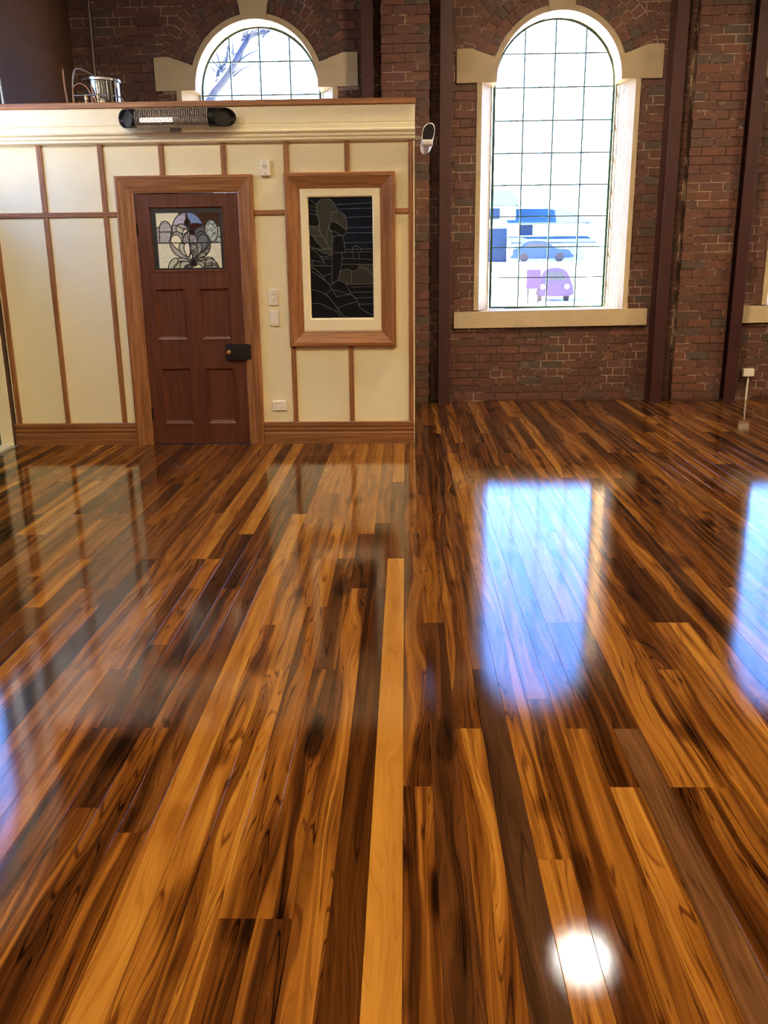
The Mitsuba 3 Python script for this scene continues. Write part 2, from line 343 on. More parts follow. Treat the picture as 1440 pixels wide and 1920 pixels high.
def board_mesh(xa, xb, ya, yb, i):
    c, g, t = 0.00035, 0.0003, 0.019
    tilt = fr.uniform(-0.0011, 0.0011)
    xs = [xa + g, xa + g + c, xb - g - c, xb - g]
    prof = [(xs[0], -t), (xs[0], -c), (xs[1], 0), (xs[2], 0), (xs[3], -c), (xs[3], -t)]
    V, U = [], []
    mid = (xa + xb) / 2
    for (yy, dz) in ((ya + g, 0), (yb - g, 0)):
        for x, z in prof:
            V.append((x, yy, z + (x - mid) * tilt)); U.append((i + min(max((x - xa) / W, 0.001), 0.999), yy))
    Fc = []
    for j in range(5): Fc += [[j, j + 1, 7 + j], [j, 7 + j, 6 + j]]
    Fc += [[0, 5, 4], [0, 4, 1], [1, 4, 3], [1, 3, 2], [6, 10, 11], [6, 7, 10], [7, 9, 10], [7, 8, 9]]
    # each facet keeps its own corners, so that the bevels stay crisp
    V, U, Fc = np.array(V), np.array(U), np.array(Fc)
    return V[Fc].reshape(-1, 3), np.arange(len(Fc) * 3).reshape(-1, 3), U[Fc].reshape(-1, 2)
made = []
for i, (xa, xb, ya, yb, tone, amp, g, grey) in enumerate(boards):
    for k, v in (('tone', tone), ('amp', amp), ('freq', g), ('grey', grey), ('seed', round(fr.uniform(3, 90), 3))): BOARD[k].append(v)
    # how large it shows: a rough projected area of its part inside the view
    shown = 0.0
    for yy in np.linspace(ya, yb, 9):
        if yy > 1.2:
            lo, hi = camera_x_range(yy)
            if lo < (xa + xb) / 2 < hi: shown += (yb - ya) / 9 / (yy + 0.4) ** 3
    made.append((shown, board_mesh(xa, xb, ya, yb, i)))
root('floor', label='glossy varnished native timber board floor', kind='structure')
add('floor__subfloor', bx(XL, XR, YF, Y2, -0.08, -0.0195), 'dark_void', label='dark underside that shows in the joints')
order = sorted(range(len(made)), key=lambda j: -made[j][0])
rest = []
for rank, j in enumerate(order):
    sh, (v, f, u) = made[j]
    if rank < 298 and sh > 0: add('floor__board', (v, f), 'floor_varnish', uv=u)
    else: rest.append((v, u))
v = np.concatenate([a for a, b in rest]); u = np.concatenate([b for a, b in rest])
add('floor__far_boards', (v, np.arange(len(v)).reshape(-1, 3)), 'floor_varnish', uv=u, kind='stuff', label='the many further floor boards')

# ------------------------------------------------------------------ far wall: arched windows in stone surrounds
RG, ZS = 0.622, 3.205          # glass half width, springing line
def arch_poly(cx, half, z0, zs, r, n=40):
    a = np.linspace(0, math.pi, n)
    return Polygon([(cx - half, z0), (cx + half, z0)] + [(cx + r * math.cos(q), zs + r * math.sin(q)) for q in a])
def bay(k, label):
    cx, up = BAYS[k], LIFT[k]
    zs = ZS + (-0.028 if k == 0 else up - 0.012)
    wz = root(f'window_{k + 1}', label=label, kind='structure')
    S = 'painted_stone'
    zb = 0.965 + climb(cx) + 0.003
    tilt = lambda m: (m.apply_transform(np.array([[1, 0, 0, 0], [0, 1, 0, 0], [0.0095, 0, 1, -0.0095 * cx], [0, 0, 0, 1.0]])), m)[1]
    yf, yg = Y2 - 0.02, Y2 + 0.28
    # sill: a block proud of the wall, its inner top splayed to the glass
    sill = profx([(Y2 - 0.045, zb - 0.172), (Y2 - 0.045, zb - 0.002), (Y2 - 0.043, zb), (Y2, zb), (yg + 0.03, zb + 0.012), (yg + 0.03, zb - 0.172)], cx - 1.02, cx + 1.02)
    add(f'{wz}__sill', tilt(sill), S, label='cream painted stone sill')
    # jambs: a narrow face and a splayed reveal
    for s in (-1, 1):
        pr = Polygon([(cx + s * 0.812, yf), (cx + s * 0.762, yf), (cx + s * (RG + 0.012), yg), (cx + s * (RG + 0.012), yg + 0.05), (cx + s * 0.812, yg + 0.05)])
        m = trimesh.creation.extrude_polygon(pr, zs - 0.01 - zb, engine='earcut'); m.apply_translation([0, 0, zb + 0.004])
        add(f'{wz}__jamb', m, S, label='splayed cream jamb')
    # springer blocks with the sloping shoulder
    ro, ri = 0.672, RG - 0.006
    ring = Point(cx, zs).buffer(ro, 64).difference(Point(cx, zs).buffer(ri, 64)).intersection(sbox(cx - 1, zs, cx + 1, zs + 1))
    blocks = []
    for s in (-1, 1):
        q = Polygon([(cx + s * 1.018, zs - 0.012), (cx + s * 1.018, zs + 0.285), (cx + s * 1.008, zs + 0.297), (cx + s * 0.870, zs + 0.297), (cx + s * 0.60, zs + 0.205), (cx + s * 0.55, zs - 0.012)])
        q = q.difference(Point(cx, zs).buffer(ri, 64)).difference(sbox(cx - ri, zs - 1, cx + ri, zs))
        blocks.append(q)
        add(f'{wz}__springer', tilt(ext(q, yf - 0.004, yg + 0.03)), S, label='cream springer block with a sloping shoulder')
    key = Polygon([(cx - 0.118, zs + 0.60), (cx + 0.118, zs + 0.60), (cx + 0.185, zs + 1.02), (cx - 0.185, zs + 1.02)]).difference(Point(cx, zs).buffer(ri - 0.004, 64))
    arc = ring.difference(unary_union(blocks)).difference(key)
    for g in sorted(getattr(arc, 'geoms', [arc]), key=lambda g: g.centroid.x):
        add(f'{wz}__arch_stone', tilt(ext(g.buffer(-0.0008), yf, yg + 0.03)), S)
    add(f'{wz}__keystone', tilt(ext(key, yf - 0.022, yg + 0.03)), S, label='cream keystone')
    solid = unary_union([sbox(cx - 1.02, zb - 0.172, cx + 1.02, zb), sbox(cx - 0.812, zb, cx + 0.812, zs)] + blocks + [key, Point(cx, zs).buffer(ro, 64).intersection(sbox(cx - 1, zs, cx + 1, zs + 1))])
    # green steel frame, glazing bars and panes
    out = arch_poly(cx, RG, zb + 0.01, zs, RG); inn = arch_poly(cx, RG - 0.022, zb + 0.026, zs, RG - 0.022)
    add(f'{wz}__frame', ext(out.difference(inn), yg - 0.012, yg + 0.028), 'green_paint', label='dark green steel frame')
    xs = [cx + d * 0.308 for d in (-1, 0, 1)]
    zrow = [zb + 0.018 + 0.3142 * j for j in range(1, 9)]
    for x in xs:
        top = zs + math.sqrt((RG - 0.012) ** 2 - (x - cx) ** 2)
        add(f'{wz}__glazing_bar', bx(x - 0.005, x + 0.005, yg - 0.006, yg + 0.022, zb + 0.02, top), 'green_paint')
    for z in zrow:
        h = RG - 0.012 if z < zs else math.sqrt(max((RG - 0.012) ** 2 - (z - zs) ** 2, 0))
        if h > 0.05: add(f'{wz}__glazing_bar', bx(cx - h, cx + h, yg - 0.005, yg + 0.02, z - 0.0045, z + 0.0045), 'green_paint')
    cols = [cx - RG] + xs + [cx + RG]; rows = [zb] + zrow + [zs + RG]
    for a, b in zip(cols, cols[1:]):
        for c, d in zip(rows, rows[1:]):
            g = sbox(a, c, b, d).intersection(inn.buffer(0.008))
            if g.is_empty or g.area < 0.002: continue
            g = max(getattr(g, 'geoms', [g]), key=lambda q: q.area)
            t = trimesh.creation.triangulate_polygon(g, engine='earcut')
            vv = np.array(t[0]); add(f'{wz}__pane', (np.stack([vv[:, 0], np.full(len(vv), yg + 0.01), vv[:, 1]], 1), np.array(t[1])), 'pane_glass')
    return solid, zs
SOLID = {}
for k, lab in enumerate(['arched window in cream stone, half hidden behind the panelled partition', 'tall arched window in cream stone beside the partition', 'arched window in cream stone at the right edge of the picture']):
    SOLID[k] = bay(k, lab)
solid_all = unary_union([s[0] for s in SOLID.values()])

# masonry backing with the openings cut out
root('wall_back', label='weathered dark red brick wall with the arched windows', kind='structure')
hole = unary_union([s[0].buffer(-0.012) for s in SOLID.values()])
add('wall_back__mortar_bed', ext(sbox(XL - 0.3, 0, 4.2, 4.3).difference(hole), Y2 + 0.0025, Y2 + 0.34), 'mortar', label='rough mortar between the bricks')
add('wall_back__masonry', ext(unary_union([sbox(XL - 0.3, 4.3, XR, ZC), sbox(4.2, 0, XR, 4.3)]).difference(hole), Y2, Y2 + 0.34), 'far_brick', label='brickwork above and beyond the view')

# piers stand between the windows, steel posts beside them
PIERS = [(-0.232, 0.250), (2.845, 3.362)]
YP = 9.47
def lay(region, yface, ax, z0, out, seed, shear=True, single=False, inside=None):
    """courses of bricks in English bond clipped to the region; out gets (area, mesh, tone)"""
    q = random.Random(seed)
    x0, zl, x1, zh = region.bounds
    n0 = int((zl - z0) / 0.084) - 1
    for n in range(n0, int((zh - z0) / 0.084) + 2):
        z = z0 + n * 0.084
        stretcher = n % 2 == 0
        pitch = 0.24 if (stretcher or single) else 0.12
        off = (0.0 if stretcher else (0.12 if single else 0.06))
        m = math.floor((x0 - ax - off) / pitch) - 1
        while True:
            xa = ax + off + m * pitch; m += 1
            if xa > x1: break
            r = sbox(xa + 0.0058 + q.uniform(-.0015, .0015), z + 0.0052 + q.uniform(-.001, .001), xa + pitch - 0.0058 + q.uniform(-.0015, .0015), z + 0.0788 + q.uniform(-.001, .001))
            c = r.intersection(region)
            if c.is_empty: continue
            proud = q.uniform(0.0, 0.0025)
            tone = q.choice([0, 0, 1, 1, 2, 2, 3, 4, 4, 5])
            for g in getattr(c, 'geoms', [c]):
                if g.geom_type != 'Polygon' or g.area < 0.0005: continue
                if g.area > r.area * 0.999:
                    a, b, cc, d = g.bounds; msh = bx(a, cc, yface - proud, yface + 0.03, b, d)
                else: msh = ext(g, yface - proud, yface + 0.03)
                if shear: msh.apply_translation([0, 0, climb(g.centroid.x)])
                out.append((g.area, msh, tone))
bricks = []
def cover(x0, x1, z0, z1, seed, k, ax):
    region = sbox(x0, z0, x1, z1).difference(solid_all.buffer(0.003))
    cx, zs = BAYS[k], SOLID[k][1]
    # three rings of bricks on edge around the arch
    ringbound = sbox(x0, z0, x1, z1).difference(solid_all.buffer(0.003))
    big = Point(cx, zs).buffer(0.672 + 0.335, 64).intersection(sbox(cx - 2, zs + 0.12, cx + 2, 9))
    q = random.Random(seed)
    for r in range(3):
        ra = 0.677 + r * 0.111; rb = ra + 0.103; rm = (ra + rb) / 2
        n = int(math.pi * rm / 0.084)
        for j in range(n):
            a = math.pi * (j + 0.5 + 0.5 * (r % 2)) / n; hw = 0.0375
            ca, sa = math.cos(a), math.sin(a)
            poly = Polygon([(cx + ca * rr - sa * w * (rr / rm), zs + sa * rr + ca * w * (rr / rm)) for rr, w in ((ra, -hw), (rb, -hw), (rb, hw), (ra, hw))]).intersection(ringbound)
            if poly.is_empty or poly.area < 0.001: continue
            g = max(getattr(poly, 'geoms', [poly]), key=lambda t: t.area)
            if g.centroid.y < zs + 0.12: continue
            add(f'window_{k + 1}__arch_brick', ext(g, Y2 - q.uniform(0, .004), Y2 + 0.03), BRICKS[q.choice([0, 1, 1, 2, 3, 4, 5])])
    lay(region.difference(big.buffer(0.004)), Y2, ax, 0.012, bricks, seed)
cover(0.255, 2.843, 0.0, 4.3, 1, 1, 0.26)
cover(XL, -0.235, 2.55, 4.3, 2, 0, -0.24)
cover(3.365, 4.2, 0.0, 4.3, 3, 2, 3.37)
bricks.sort(key=lambda b: -b[0])
view = [b for b in bricks if b[1].bounds[0][2] < 3.97]
hidden = [b for b in bricks if b[1].bounds[0][2] >= 3.97]
for i, (ar, m, t) in enumerate(view[:298]): add('wall_back__brick', m, BRICKS[t])
for t in range(1):
    add('wall_back__more_bricks', cat(*[b[1] for b in view[298:] + hidden]), BRICKS[1], kind='stuff', label='the cut and smaller bricks of the wall')
for i, (pa, pb) in enumerate(PIERS):
    p = root('brick_pier', ['brick pier right behind the corner of the panelled partition', 'brick pier between two maroon posts right of the tall arched window'][i], 'pier')
    zlo = 0.0
    add(f'{p}__core', bx(pa + 0.006, pb - 0.006, YP + 0.0025, Y2 - 0.004, 0, ZC - 0.002), 'mortar')
    out = []
    lay(sbox(pa, 0.0, pb, ZC - 0.01), YP, pa, 0.012, out, 11 + i, single=True)
    for ar, m, t in out: add(f'{p}__brick', m, BRICKS[t])
def post(x0, x1, label):
    p = root('steel_post', label, 'post')
    yf, yb = 9.36, Y2 - 0.007
    add(f'{p}__front_flange', rbx(x0, x1, yf, yf + 0.012, 0, ZC - 0.002, 0.0015), 'maroon_paint')
    xm = (x0 + x1) / 2
    add(f'{p}__web', bx(xm - 0.004, xm + 0.004, yf + 0.0125, yb - 0.0125, 0, ZC - 0.002), 'maroon_paint')
    add(f'{p}__rear_flange', rbx(x0, x1, yb - 0.012, yb, 0, ZC - 0.002, 0.0015), 'maroon_paint')
    add(f'{p}__base_plate', rbx(x0 - 0.012, x1 + 0.012, yf - 0.012, yb - 0.0, -0.001, 0.0125, 0.002), 'maroon_paint')
post(-0.418, -0.303, 'maroon steel post rising behind the partition, right of the half-hidden window')
post(0.345, 0.462, 'maroon steel post between the partition corner and the tall arched window')
post(2.593, 2.712, 'maroon steel post directly right of the tall arched window')
post(3.370, 3.490, 'maroon steel post beside the white socket box, right of the second brick pier')

# ------------------------------------------------------------------ left wall with a doorway under a glazed fanlight
DY0, DY1, DZ = 5.35, 7.22, 3.85
root('wall_left', label='dark brown painted wall at the far left', kind='structure')
yz = Polygon([(YF, 0), (Y2 + 0.3, 0), (Y2 + 0.3, ZC), (YF, ZC)])
op = Polygon([(DY0, -0.1), (DY1, -0.1), (DY1, DZ - 0.5)] + [((DY0 + DY1) / 2 + (DY1 - DY0) / 2 * math.cos(q), DZ - 0.5 + 0.5 * math.sin(q)) for q in np.linspace(0, math.pi, 20)])
def prof_wall(poly, x0, x1):
    m = trimesh.creation.extrude_polygon(poly, x1 - x0, engine='earcut'); v = np.array(m.vertices)
    return trimesh.Trimesh(np.stack([v[:, 2] + x0, v[:, 0], v[:, 1]], 1), np.array(m.faces), process=False)
add('wall_left__masonry', prof_wall(yz.difference(op), XL - 0.42, XL), 'brown_wall')
d = root('door_2', label='green doors under a glazed fanlight at the far left edge', kind='structure')
ring = op.difference(op.buffer(-0.012))
add(f'{d}__reveal', prof_wall(ring, XL - 0.30, XL + 0.003), 'cream_trim', label='cream reveal of the doorway')
add(f'{d}__threshold', rbx(XL - 0.30, XL + 0.008, DY0, DY1 - 0.012, -0.02, 0.022, 0.004), 'sill_stone', label='pale stone threshold')
fx = XL - 0.13
inner = op.buffer(-0.012).intersection(sbox(0, 0.02, 20, 9))
add(f'{d}__frame', prof_wall(inner.difference(inner.buffer(-0.05)).union(sbox(DY0 + 0.012, 1.88, DY1 - 0.012, 1.95)), fx - 0.07, fx + 0.03), 'green_paint', label='dark green door frame')
for a, b in ((DY0 + 0.064, (DY0 + DY1) / 2 - 0.002), ((DY0 + DY1) / 2 + 0.002, DY1 - 0.064)):
    lf = add(f'{d}__leaf', rbx(fx - 0.05, fx - 0.005, a, b, 0.028, 1.878, 0.003), 'green_paint')
    for za, zb in ((0.2, 0.85), (1.0, 1.72)):
        add(f'{lf}__panel', rbx(fx - 0.012, fx + 0.004, a + 0.12, b - 0.12, za, zb, 0.006), 'green_paint')
fan = inner.intersection(sbox(0, 1.95, 20, 9)).buffer(-0.045)
ys = np.linspace(DY0 + 0.06, DY1 - 0.06, 5)
for y in ys[1:-1]: add(f'{d}__glazing_bar', bx(fx - 0.03, fx + 0.005, y - 0.011, y + 0.011, 1.95, DZ - 0.08), 'green_paint')
for a, b in zip(ys, ys[1:]):
    g = sbox(a, 1.9, b, 5).intersection(fan.buffer(0.02))
    t = trimesh.creation.triangulate_polygon(g, engine='earcut'); vv = np.array(t[0])
    add(f'{d}__pane', (np.stack([np.full(len(vv), fx - 0.012), vv[:, 0], vv[:, 1]], 1), np.array(t[1])), 'pane_glass')

# ------------------------------------------------------------------ the panelled partition
XE = 0.070
ZT = 2.665
root('wall_partition', label='cream panelled partition with timber battens across the left half', kind='structure')
W_ = 'wall_partition'
yb = Y1 + 0.012                 # face of the sheets
casing = sbox(-2.281, 0, -1.196, 2.142); doorhole = sbox(-2.160, 0, -1.288, 2.03); pich = sbox(-0.835, 0.93, -0.187, 2.032); pic = sbox(-0.946, 0.812, -0.077, 2.149)
add(f'{W_}__core', ext(sbox(XL, 0, XE - 0.004, 2.61).difference(doorhole).difference(pich), yb + 0.012, yb + 0.10), 'cream_paint')
bats = [-3.278, -2.862, -2.379, -1.902, -1.415, -0.925, -0.450, 0.046]
edges = [XL + 0.002] + [b for b in bats]
for a, b in zip(bats, bats[1:]):
    for z0, z1 in ((0.16, 1.861), (1.861, 2.40)):
        g = sbox(a + 0.002, z0, b - 0.002, z1).difference(casing.buffer(-0.03)).difference(pic.buffer(-0.03))
        for gg in getattr(g, 'geoms', [g]):
            if gg.area > 0.004: add(f'{W_}__panel', ext(gg, yb, yb + 0.012), 'cream_paint')
hb = 0.0195
def batten(x, z0, z1): add(f'{W_}__batten', rbx(x - hb, x + hb, Y1 - 0.008, yb, z0, z1, 0.002), 'timber_upright')
for i, x in enumerate(bats):
    if i in (3, 4): batten(x, 2.144, 2.385); continue
    if i in (5, 6):
        batten(x, 2.151, 2.385); batten(x, 0.186, 0.810); continue
    batten(x, 1.8785 if i != 7 else 0.186, 2.385)
    if i != 7: batten(x, 0.186, 1.8415)
for a, b in ((XL + 0.002, -2.283), (-1.194, -0.948), (-0.075, 0.026)):
    add(f'{W_}__batten', rbx(a, b, Y1 - 0.0085, yb, 1.842, 1.878, 0.002), 'timber_level')
# cornice: plain frieze, a bead and a stepped moulding, under a timber cap
cz = [(yb + 0.02, 2.628), (Y1 - 0.035, 2.628), (Y1 - 0.035, 2.506), (Y1 - 0.030, 2.503), (Y1 - 0.035, 2.499), (Y1 - 0.042, 2.494), (Y1 - 0.042, 2.462), (Y1 - 0.058, 2.456), (Y1 - 0.062, 2.446), (Y1 - 0.058, 2.437), (Y1 - 0.040, 2.430),
      (Y1 - 0.040, 2.424), (Y1 - 0.048, 2.420), (Y1 - 0.048, 2.409), (Y1 - 0.034, 2.404), (Y1 - 0.034, 2.398), (Y1 - 0.040, 2.395), (Y1 - 0.040, 2.384), (Y1 - 0.022, 2.374), (yb + 0.02, 2.374)]
add(f'{W_}__cornice', profx(cz, XL + 0.001, XE + 0.008), 'cream_trim', label='cream moulded cornice')
cap = add(f'{W_}__cap_board', rbx(XL + 0.001, XE + 0.014, Y1 - 0.055, yb + 0.09, 2.629, ZT + 0.004, 0.003), 'timber_level', label='timber capping board')
add(f'{W_}__side_wall', bx(XE - 0.10, XE - 0.003, yb + 0.102, YP - 0.02, 0, 2.6), 'cream_paint')
add(f'{W_}__corner_stop', rbx(XE - 0.005, XE + 0.004, Y1 - 0.008, yb + 0.115, 0.0, 2.372, 0.001), 'cream_trim')
add(f'{W_}__roof', bx(XL + 0.001, XE - 0.004, yb + 0.101, 9.33, 2.601, 2.628), 'dull_steel')
sk = [(yb, 0.186), (Y1 - 0.010, 0.186), (Y1 - 0.016, 0.180), (Y1 - 0.016, 0.152), (Y1 - 0.009, 0.146), (Y1 - 0.009, 0.138), (Y1 - 0.018, 0.133), (Y1 - 0.018, 0.116), (Y1 - 0.010, 0.110), (Y1 - 0.010, 0.103),
      (Y1 - 0.020, 0.097), (Y1 - 0.022, 0.090), (Y1 - 0.022, 0.0), (yb, 0.0)]
root('baseboard_partition', label='moulded timber skirting board along the partition', kind='structure')
for a, b in ((XL + 0.002, -2.283), (-1.194, XE - 0.002)): add('baseboard_partition__board', profx(sk, a, b), 'timber_skirting')

# ------------------------------------------------------------------ panelled door with stained glass
D = root('door_1', label='dark mahogany panelled door with a stained glass light', kind='structure')
cprof = [(0, Y1 - 0.006), (0.0, Y1 - 0.028), (0.10, Y1 - 0.034), (0.17, Y1 - 0.034), (0.20, Y1 - 0.030), (0.90, Y1 - 0.018), (1.0, Y1 - 0.012)]
fr4 = frame4(-2.281, -1.196, -0.124, 2.142, 0.124, Y1, Y1 + 0.012, cprof)
for nm, i in (('timber_upright', 1), ('timber_level', 2), ('timber_upright', 3)):
    m = fr4[i]
    if i != 2:
        m = trimesh.intersections.slice_mesh_plane(m, [0, 0, 1], [0, 0, 0.001], cap=False)
    add(f'{D}__casing', m, nm)
lining = sbox(-2.160, 0, -1.288, 2.031).difference(sbox(-2.1425, -1, -1.3055, 2.0145))
add(f'{D}__lining', ext(lining, Y1 - 0.012, Y1 + 0.11), 'timber_upright')
DX0, DX1, DZ1 = -2.139, -1.309, 2.010
yd = Y1 + 0.006                 # face of the door leaf
holes = {'light': sbox(-2.040, 1.413, -1.441, 1.915), 'a': sbox(-2.041, 0.873, -1.790, 1.286), 'b': sbox(-1.678, 0.873, -1.431, 1.286), 'c': sbox(-2.035, 0.176, -1.788, 0.645), 'd': sbox(-1.670, 0.176, -1.427, 0.645)}
leaf = sbox(DX0, 0.006, DX1, DZ1)
for h in holes.values(): leaf = leaf.difference(h)
add(f'{D}__leaf', ext(leaf, yd, yd + 0.042), 'mahogany', label='dark mahogany door leaf')
for nm, h in holes.items():
    xa, za, xb, zb = h.bounds
    if nm == 'light': continue
    mo = frame4(xa, xb, za, zb, 0.028, yd, yd + 0.02, [(0, yd - 0.002), (0.10, yd - 0.009), (0.32, yd - 0.006), (0.42, yd + 0.002), (0.62, yd + 0.004), (0.8, yd + 0.010), (1, yd + 0.013)])
    add(f'{D}__leaf__moulding', cat(*mo), 'mahogany')
    add(f'{D}__leaf__panel', rbx(xa + 0.02, xb - 0.02, yd + 0.012, yd + 0.03, za + 0.02, zb - 0.02, 0.002), 'mahogany', label='recessed door panel')
xa, za, xb, zb = holes['light'].bounds
gb = frame4(xa, xb, za, zb, 0.016, yd, yd + 0.02, [(0, yd - 0.004), (0.3, yd - 0.006), (1, yd + 0.010)])
add(f'{D}__leaf__moulding', cat(*gb), 'mahogany')
add(f'{D}__hinge', mv(trimesh.creation.cylinder(0.007, 0.1, sections=12), DX0 - 0.002, yd - 0.008, 1.74), 'black_metal', label='dark butt hinge')
add(f'{D}__hinge', mv(trimesh.creation.cylinder(0.007, 0.1, sections=12), DX0 - 0.002, yd - 0.008, 0.26), 'black_metal', label='dark butt hinge')
lk = add(f'{D}__lock', cat(rbx(-1.477, -1.296, yd - 0.040, yd - 0.001, 0.708, 0.838, 0.005), rbx(-1.462, -1.318, yd - 0.046, yd - 0.038, 0.735, 0.815, 0.003), rbx(-1.312, -1.272, yd - 0.036, yd - 0.012, 0.712, 0.834, 0.004)), 'black_paint', label='black rim lock')
kn = lathe([(0.0001, 0), (0.016, 0.0), (0.016, 0.004), (0.009, 0.006), (0.008, 0.02), (0.0135, 0.026), (0.0155, 0.034), (0.012, 0.042), (0.0001, 0.044)], 24)
kn.apply_transform(trimesh.transformations.rotation_matrix(math.pi / 2, [1, 0, 0])); kn.apply_transform(np.diag([1.05, 1, 1.25, 1]))
add(f'{lk}__knob', mv(kn, -1.452, yd - 0.046, 0.772), 'brass', 40, label='small brass knob')

# stained glass: shapes drawn one over the other, what stays visible of each becomes a piece of glass
def glass_bsdf(name, col, rough=0.18, speck=None):
    if speck:
        def fn(p, n, uv, a=col, b=speck):
            v = mikit.fbm(p.x * 70, p.y * 70, p.z * 150, 3)
            return mikit.mix(a, b, mikit.smoothstep(0.44, 0.62, v))
        P(name, mikit.proc(fn), rough, 0.5)
    else: P(name, col, rough, 0.5)
    return name
def lin(*c): return tuple(((v / 255) / 12.92 if v / 255 < 0.04045 else ((v / 255 + 0.055) / 1.055) ** 2.4) for v in c)
GL = {'cream': glass_bsdf('glass_cream', lin(240, 240, 214)), 'pale': glass_bsdf('glass_pale', lin(236, 240, 218), 0.2, lin(218, 222, 198)), 'silver': glass_bsdf('glass_silver', lin(190, 190, 192), 0.2, lin(150, 152, 150)),
      'aqua': glass_bsdf('glass_aqua', lin(200, 220, 220), 0.2, lin(90, 105, 105)), 'lav': glass_bsdf('glass_lavender', lin(196, 196, 220), 0.2, lin(170, 168, 186)), 'blue': glass_bsdf('glass_blue', lin(128, 152, 205)),
      'white': glass_bsdf('glass_white', lin(240, 240, 232)), 'grey': glass_bsdf('glass_grey', lin(172, 172, 166)), 'dkgrey': glass_bsdf('glass_dark_grey', lin(112, 118, 124)), 'slate': glass_bsdf('glass_slate', lin(90, 96, 104)),
      'black': glass_bsdf('glass_black', lin(32, 26, 24)), 'red': glass_bsdf('glass_red_black', lin(58, 26, 20)), 'brown': glass_bsdf('glass_brown', lin(66, 44, 36)), 'streak': glass_bsdf('glass_streaked', lin(48, 46, 40), 0.2, lin(185, 185, 176)),
      'sage': glass_bsdf('glass_sage', lin(190, 196, 172)), 'texgrey': glass_bsdf('glass_textured_grey', lin(168, 166, 170), 0.2, lin(116, 114, 116))}
def ell(cx, cy, rx, ry): return affinity.scale(Point(cx, cy).buffer(1, 24), rx, ry)
def sp(pts): return Polygon(spline(pts, 6, True)).buffer(0)
full = sbox(60, 178, 1310, 1180)
SHAPES = [('pale', sbox(60, 720, 700, 1180)), ('pale', sbox(700, 720, 1310, 1180)), ('cream', sbox(60, 178, 520, 720)), ('brown', sbox(850, 178, 1310, 720)), ('silver', sbox(60, 440, 340, 720)), ('aqua', sbox(1010, 430, 1310, 720)),
    ('cream', sbox(60, 178, 520, 440)), ('brown', sbox(850, 178, 1310, 430)),
    ('lav', Point(680, 480).buffer(305, 32).intersection(sbox(300, 100, 668, 405))), ('blue', Point(680, 480).buffer(305, 32).intersection(sbox(668, 100, 1100, 400))),
    ('grey', sbox(372, 405, 668, 720)), ('slate', sbox(668, 400, 1000, 720)), ('sage', sp([(470, 415), (590, 475), (560, 560), (460, 520)])),
    ('silver', ell(238, 520, 124, 192)), ('aqua', ell(1132, 512, 128, 196)), ('silver', sbox(112, 520, 338, 720).intersection(sp([(112, 520), (362, 520), (330, 640), (290, 730), (112, 730)]))),
    # outer petals
    ('grey', sp([(690, 1060), (520, 990), (380, 900), (305, 740), (330, 610), (430, 520), (530, 545), (570, 640), (520, 800), (600, 960)])),
    ('slate', sp([(720, 1050), (900, 960), (1040, 900), (1100, 720), (1050, 590), (940, 515), (850, 560), (830, 660), (860, 800), (790, 960)])),
    ('streak', sp([(820, 990), (930, 880), (1060, 790), (1100, 730), (1080, 850), (1000, 950), (900, 1000)])),
    ('cream', sp([(620, 960), (470, 850), (350, 740), (335, 640), (400, 580), (490, 590), (545, 700), (540, 830)])),
    ('dkgrey', sp([(900, 880), (860, 760), (850, 680), (900, 590), (990, 575), (1055, 640), (1050, 740), (980, 830)])),
    ('sage', sp([(640, 970), (520, 900), (480, 800), (510, 740), (580, 735), (590, 840)])), ('texgrey', sp([(790, 980), (900, 880), (930, 780), (880, 720), (830, 760), (820, 880)])),
    ('texgrey', sp([(560, 690), (600, 590), (650, 545), (685, 610), (690, 720), (620, 735)])), ('texgrey', sp([(700, 700), (710, 560), (790, 575), (840, 640), (845, 710), (770, 735)])),
    ('white', sp([(650, 975), (590, 880), (575, 790), (610, 725), (670, 722), (695, 800), (690, 900)])), ('streak', sp([(740, 985), (712, 860), (706, 740), (770, 715), (830, 760), (840, 860), (800, 960)])),
    ('grey', sp([(690, 690), (665, 560), (680, 490), (705, 550)])),
    # the star flower
    ('black', sp([(664, 180), (690, 280), (735, 360), (680, 420), (615, 365), (650, 290)])), ('red', sp([(700, 430), (790, 375), (990, 398), (880, 450), (790, 500), (710, 480)])), ('black', sp([(700, 480), (780, 480), (810, 560), (760, 575), (712, 540)])),
    ('grey', sp([(480, 412), (570, 380), (668, 440), (600, 470)])), ('white', sp([(568, 565), (590, 500), (668, 465), (650, 530)])),
    # leaves and foot
    ('sage', sp([(245, 1190), (280, 1070), (370, 995), (440, 1000), (430, 1070), (360, 1130), (340, 1190)])), ('sage', sp([(350, 1190), (420, 1110), (490, 1065), (480, 1190)])), ('grey', sp([(450, 1000), (560, 990), (650, 1040), (690, 1080), (560, 1050), (450, 1050)])),
    ('sage', sp([(480, 1190), (490, 1090), (570, 1050), (680, 1090), (580, 1130), (550, 1190)])), ('streak', sp([(550, 1190), (620, 1130), (710, 1130), (720, 1190)])), ('grey', sp([(790, 1090), (870, 1050), (960, 1090), (960, 1170), (900, 1150), (860, 1110)])),
    ('streak', sp([(770, 1060), (860, 990), (980, 990), (980, 1030), (860, 1045)])), ('streak', sp([(1000, 990), (1100, 985), (1180, 1060), (1230, 1190), (980, 1190), (970, 1060)])), ('white', sp([(680, 960), (700, 910), (735, 950), (710, 1010), (670, 1000)])),
    ('black', sp([(690, 1130), (700, 1050), (740, 1000), (790, 1060), (800, 1130)]))]
bar = sbox(60, 712, 1310, 724)
pieces, seen = [], Polygon()
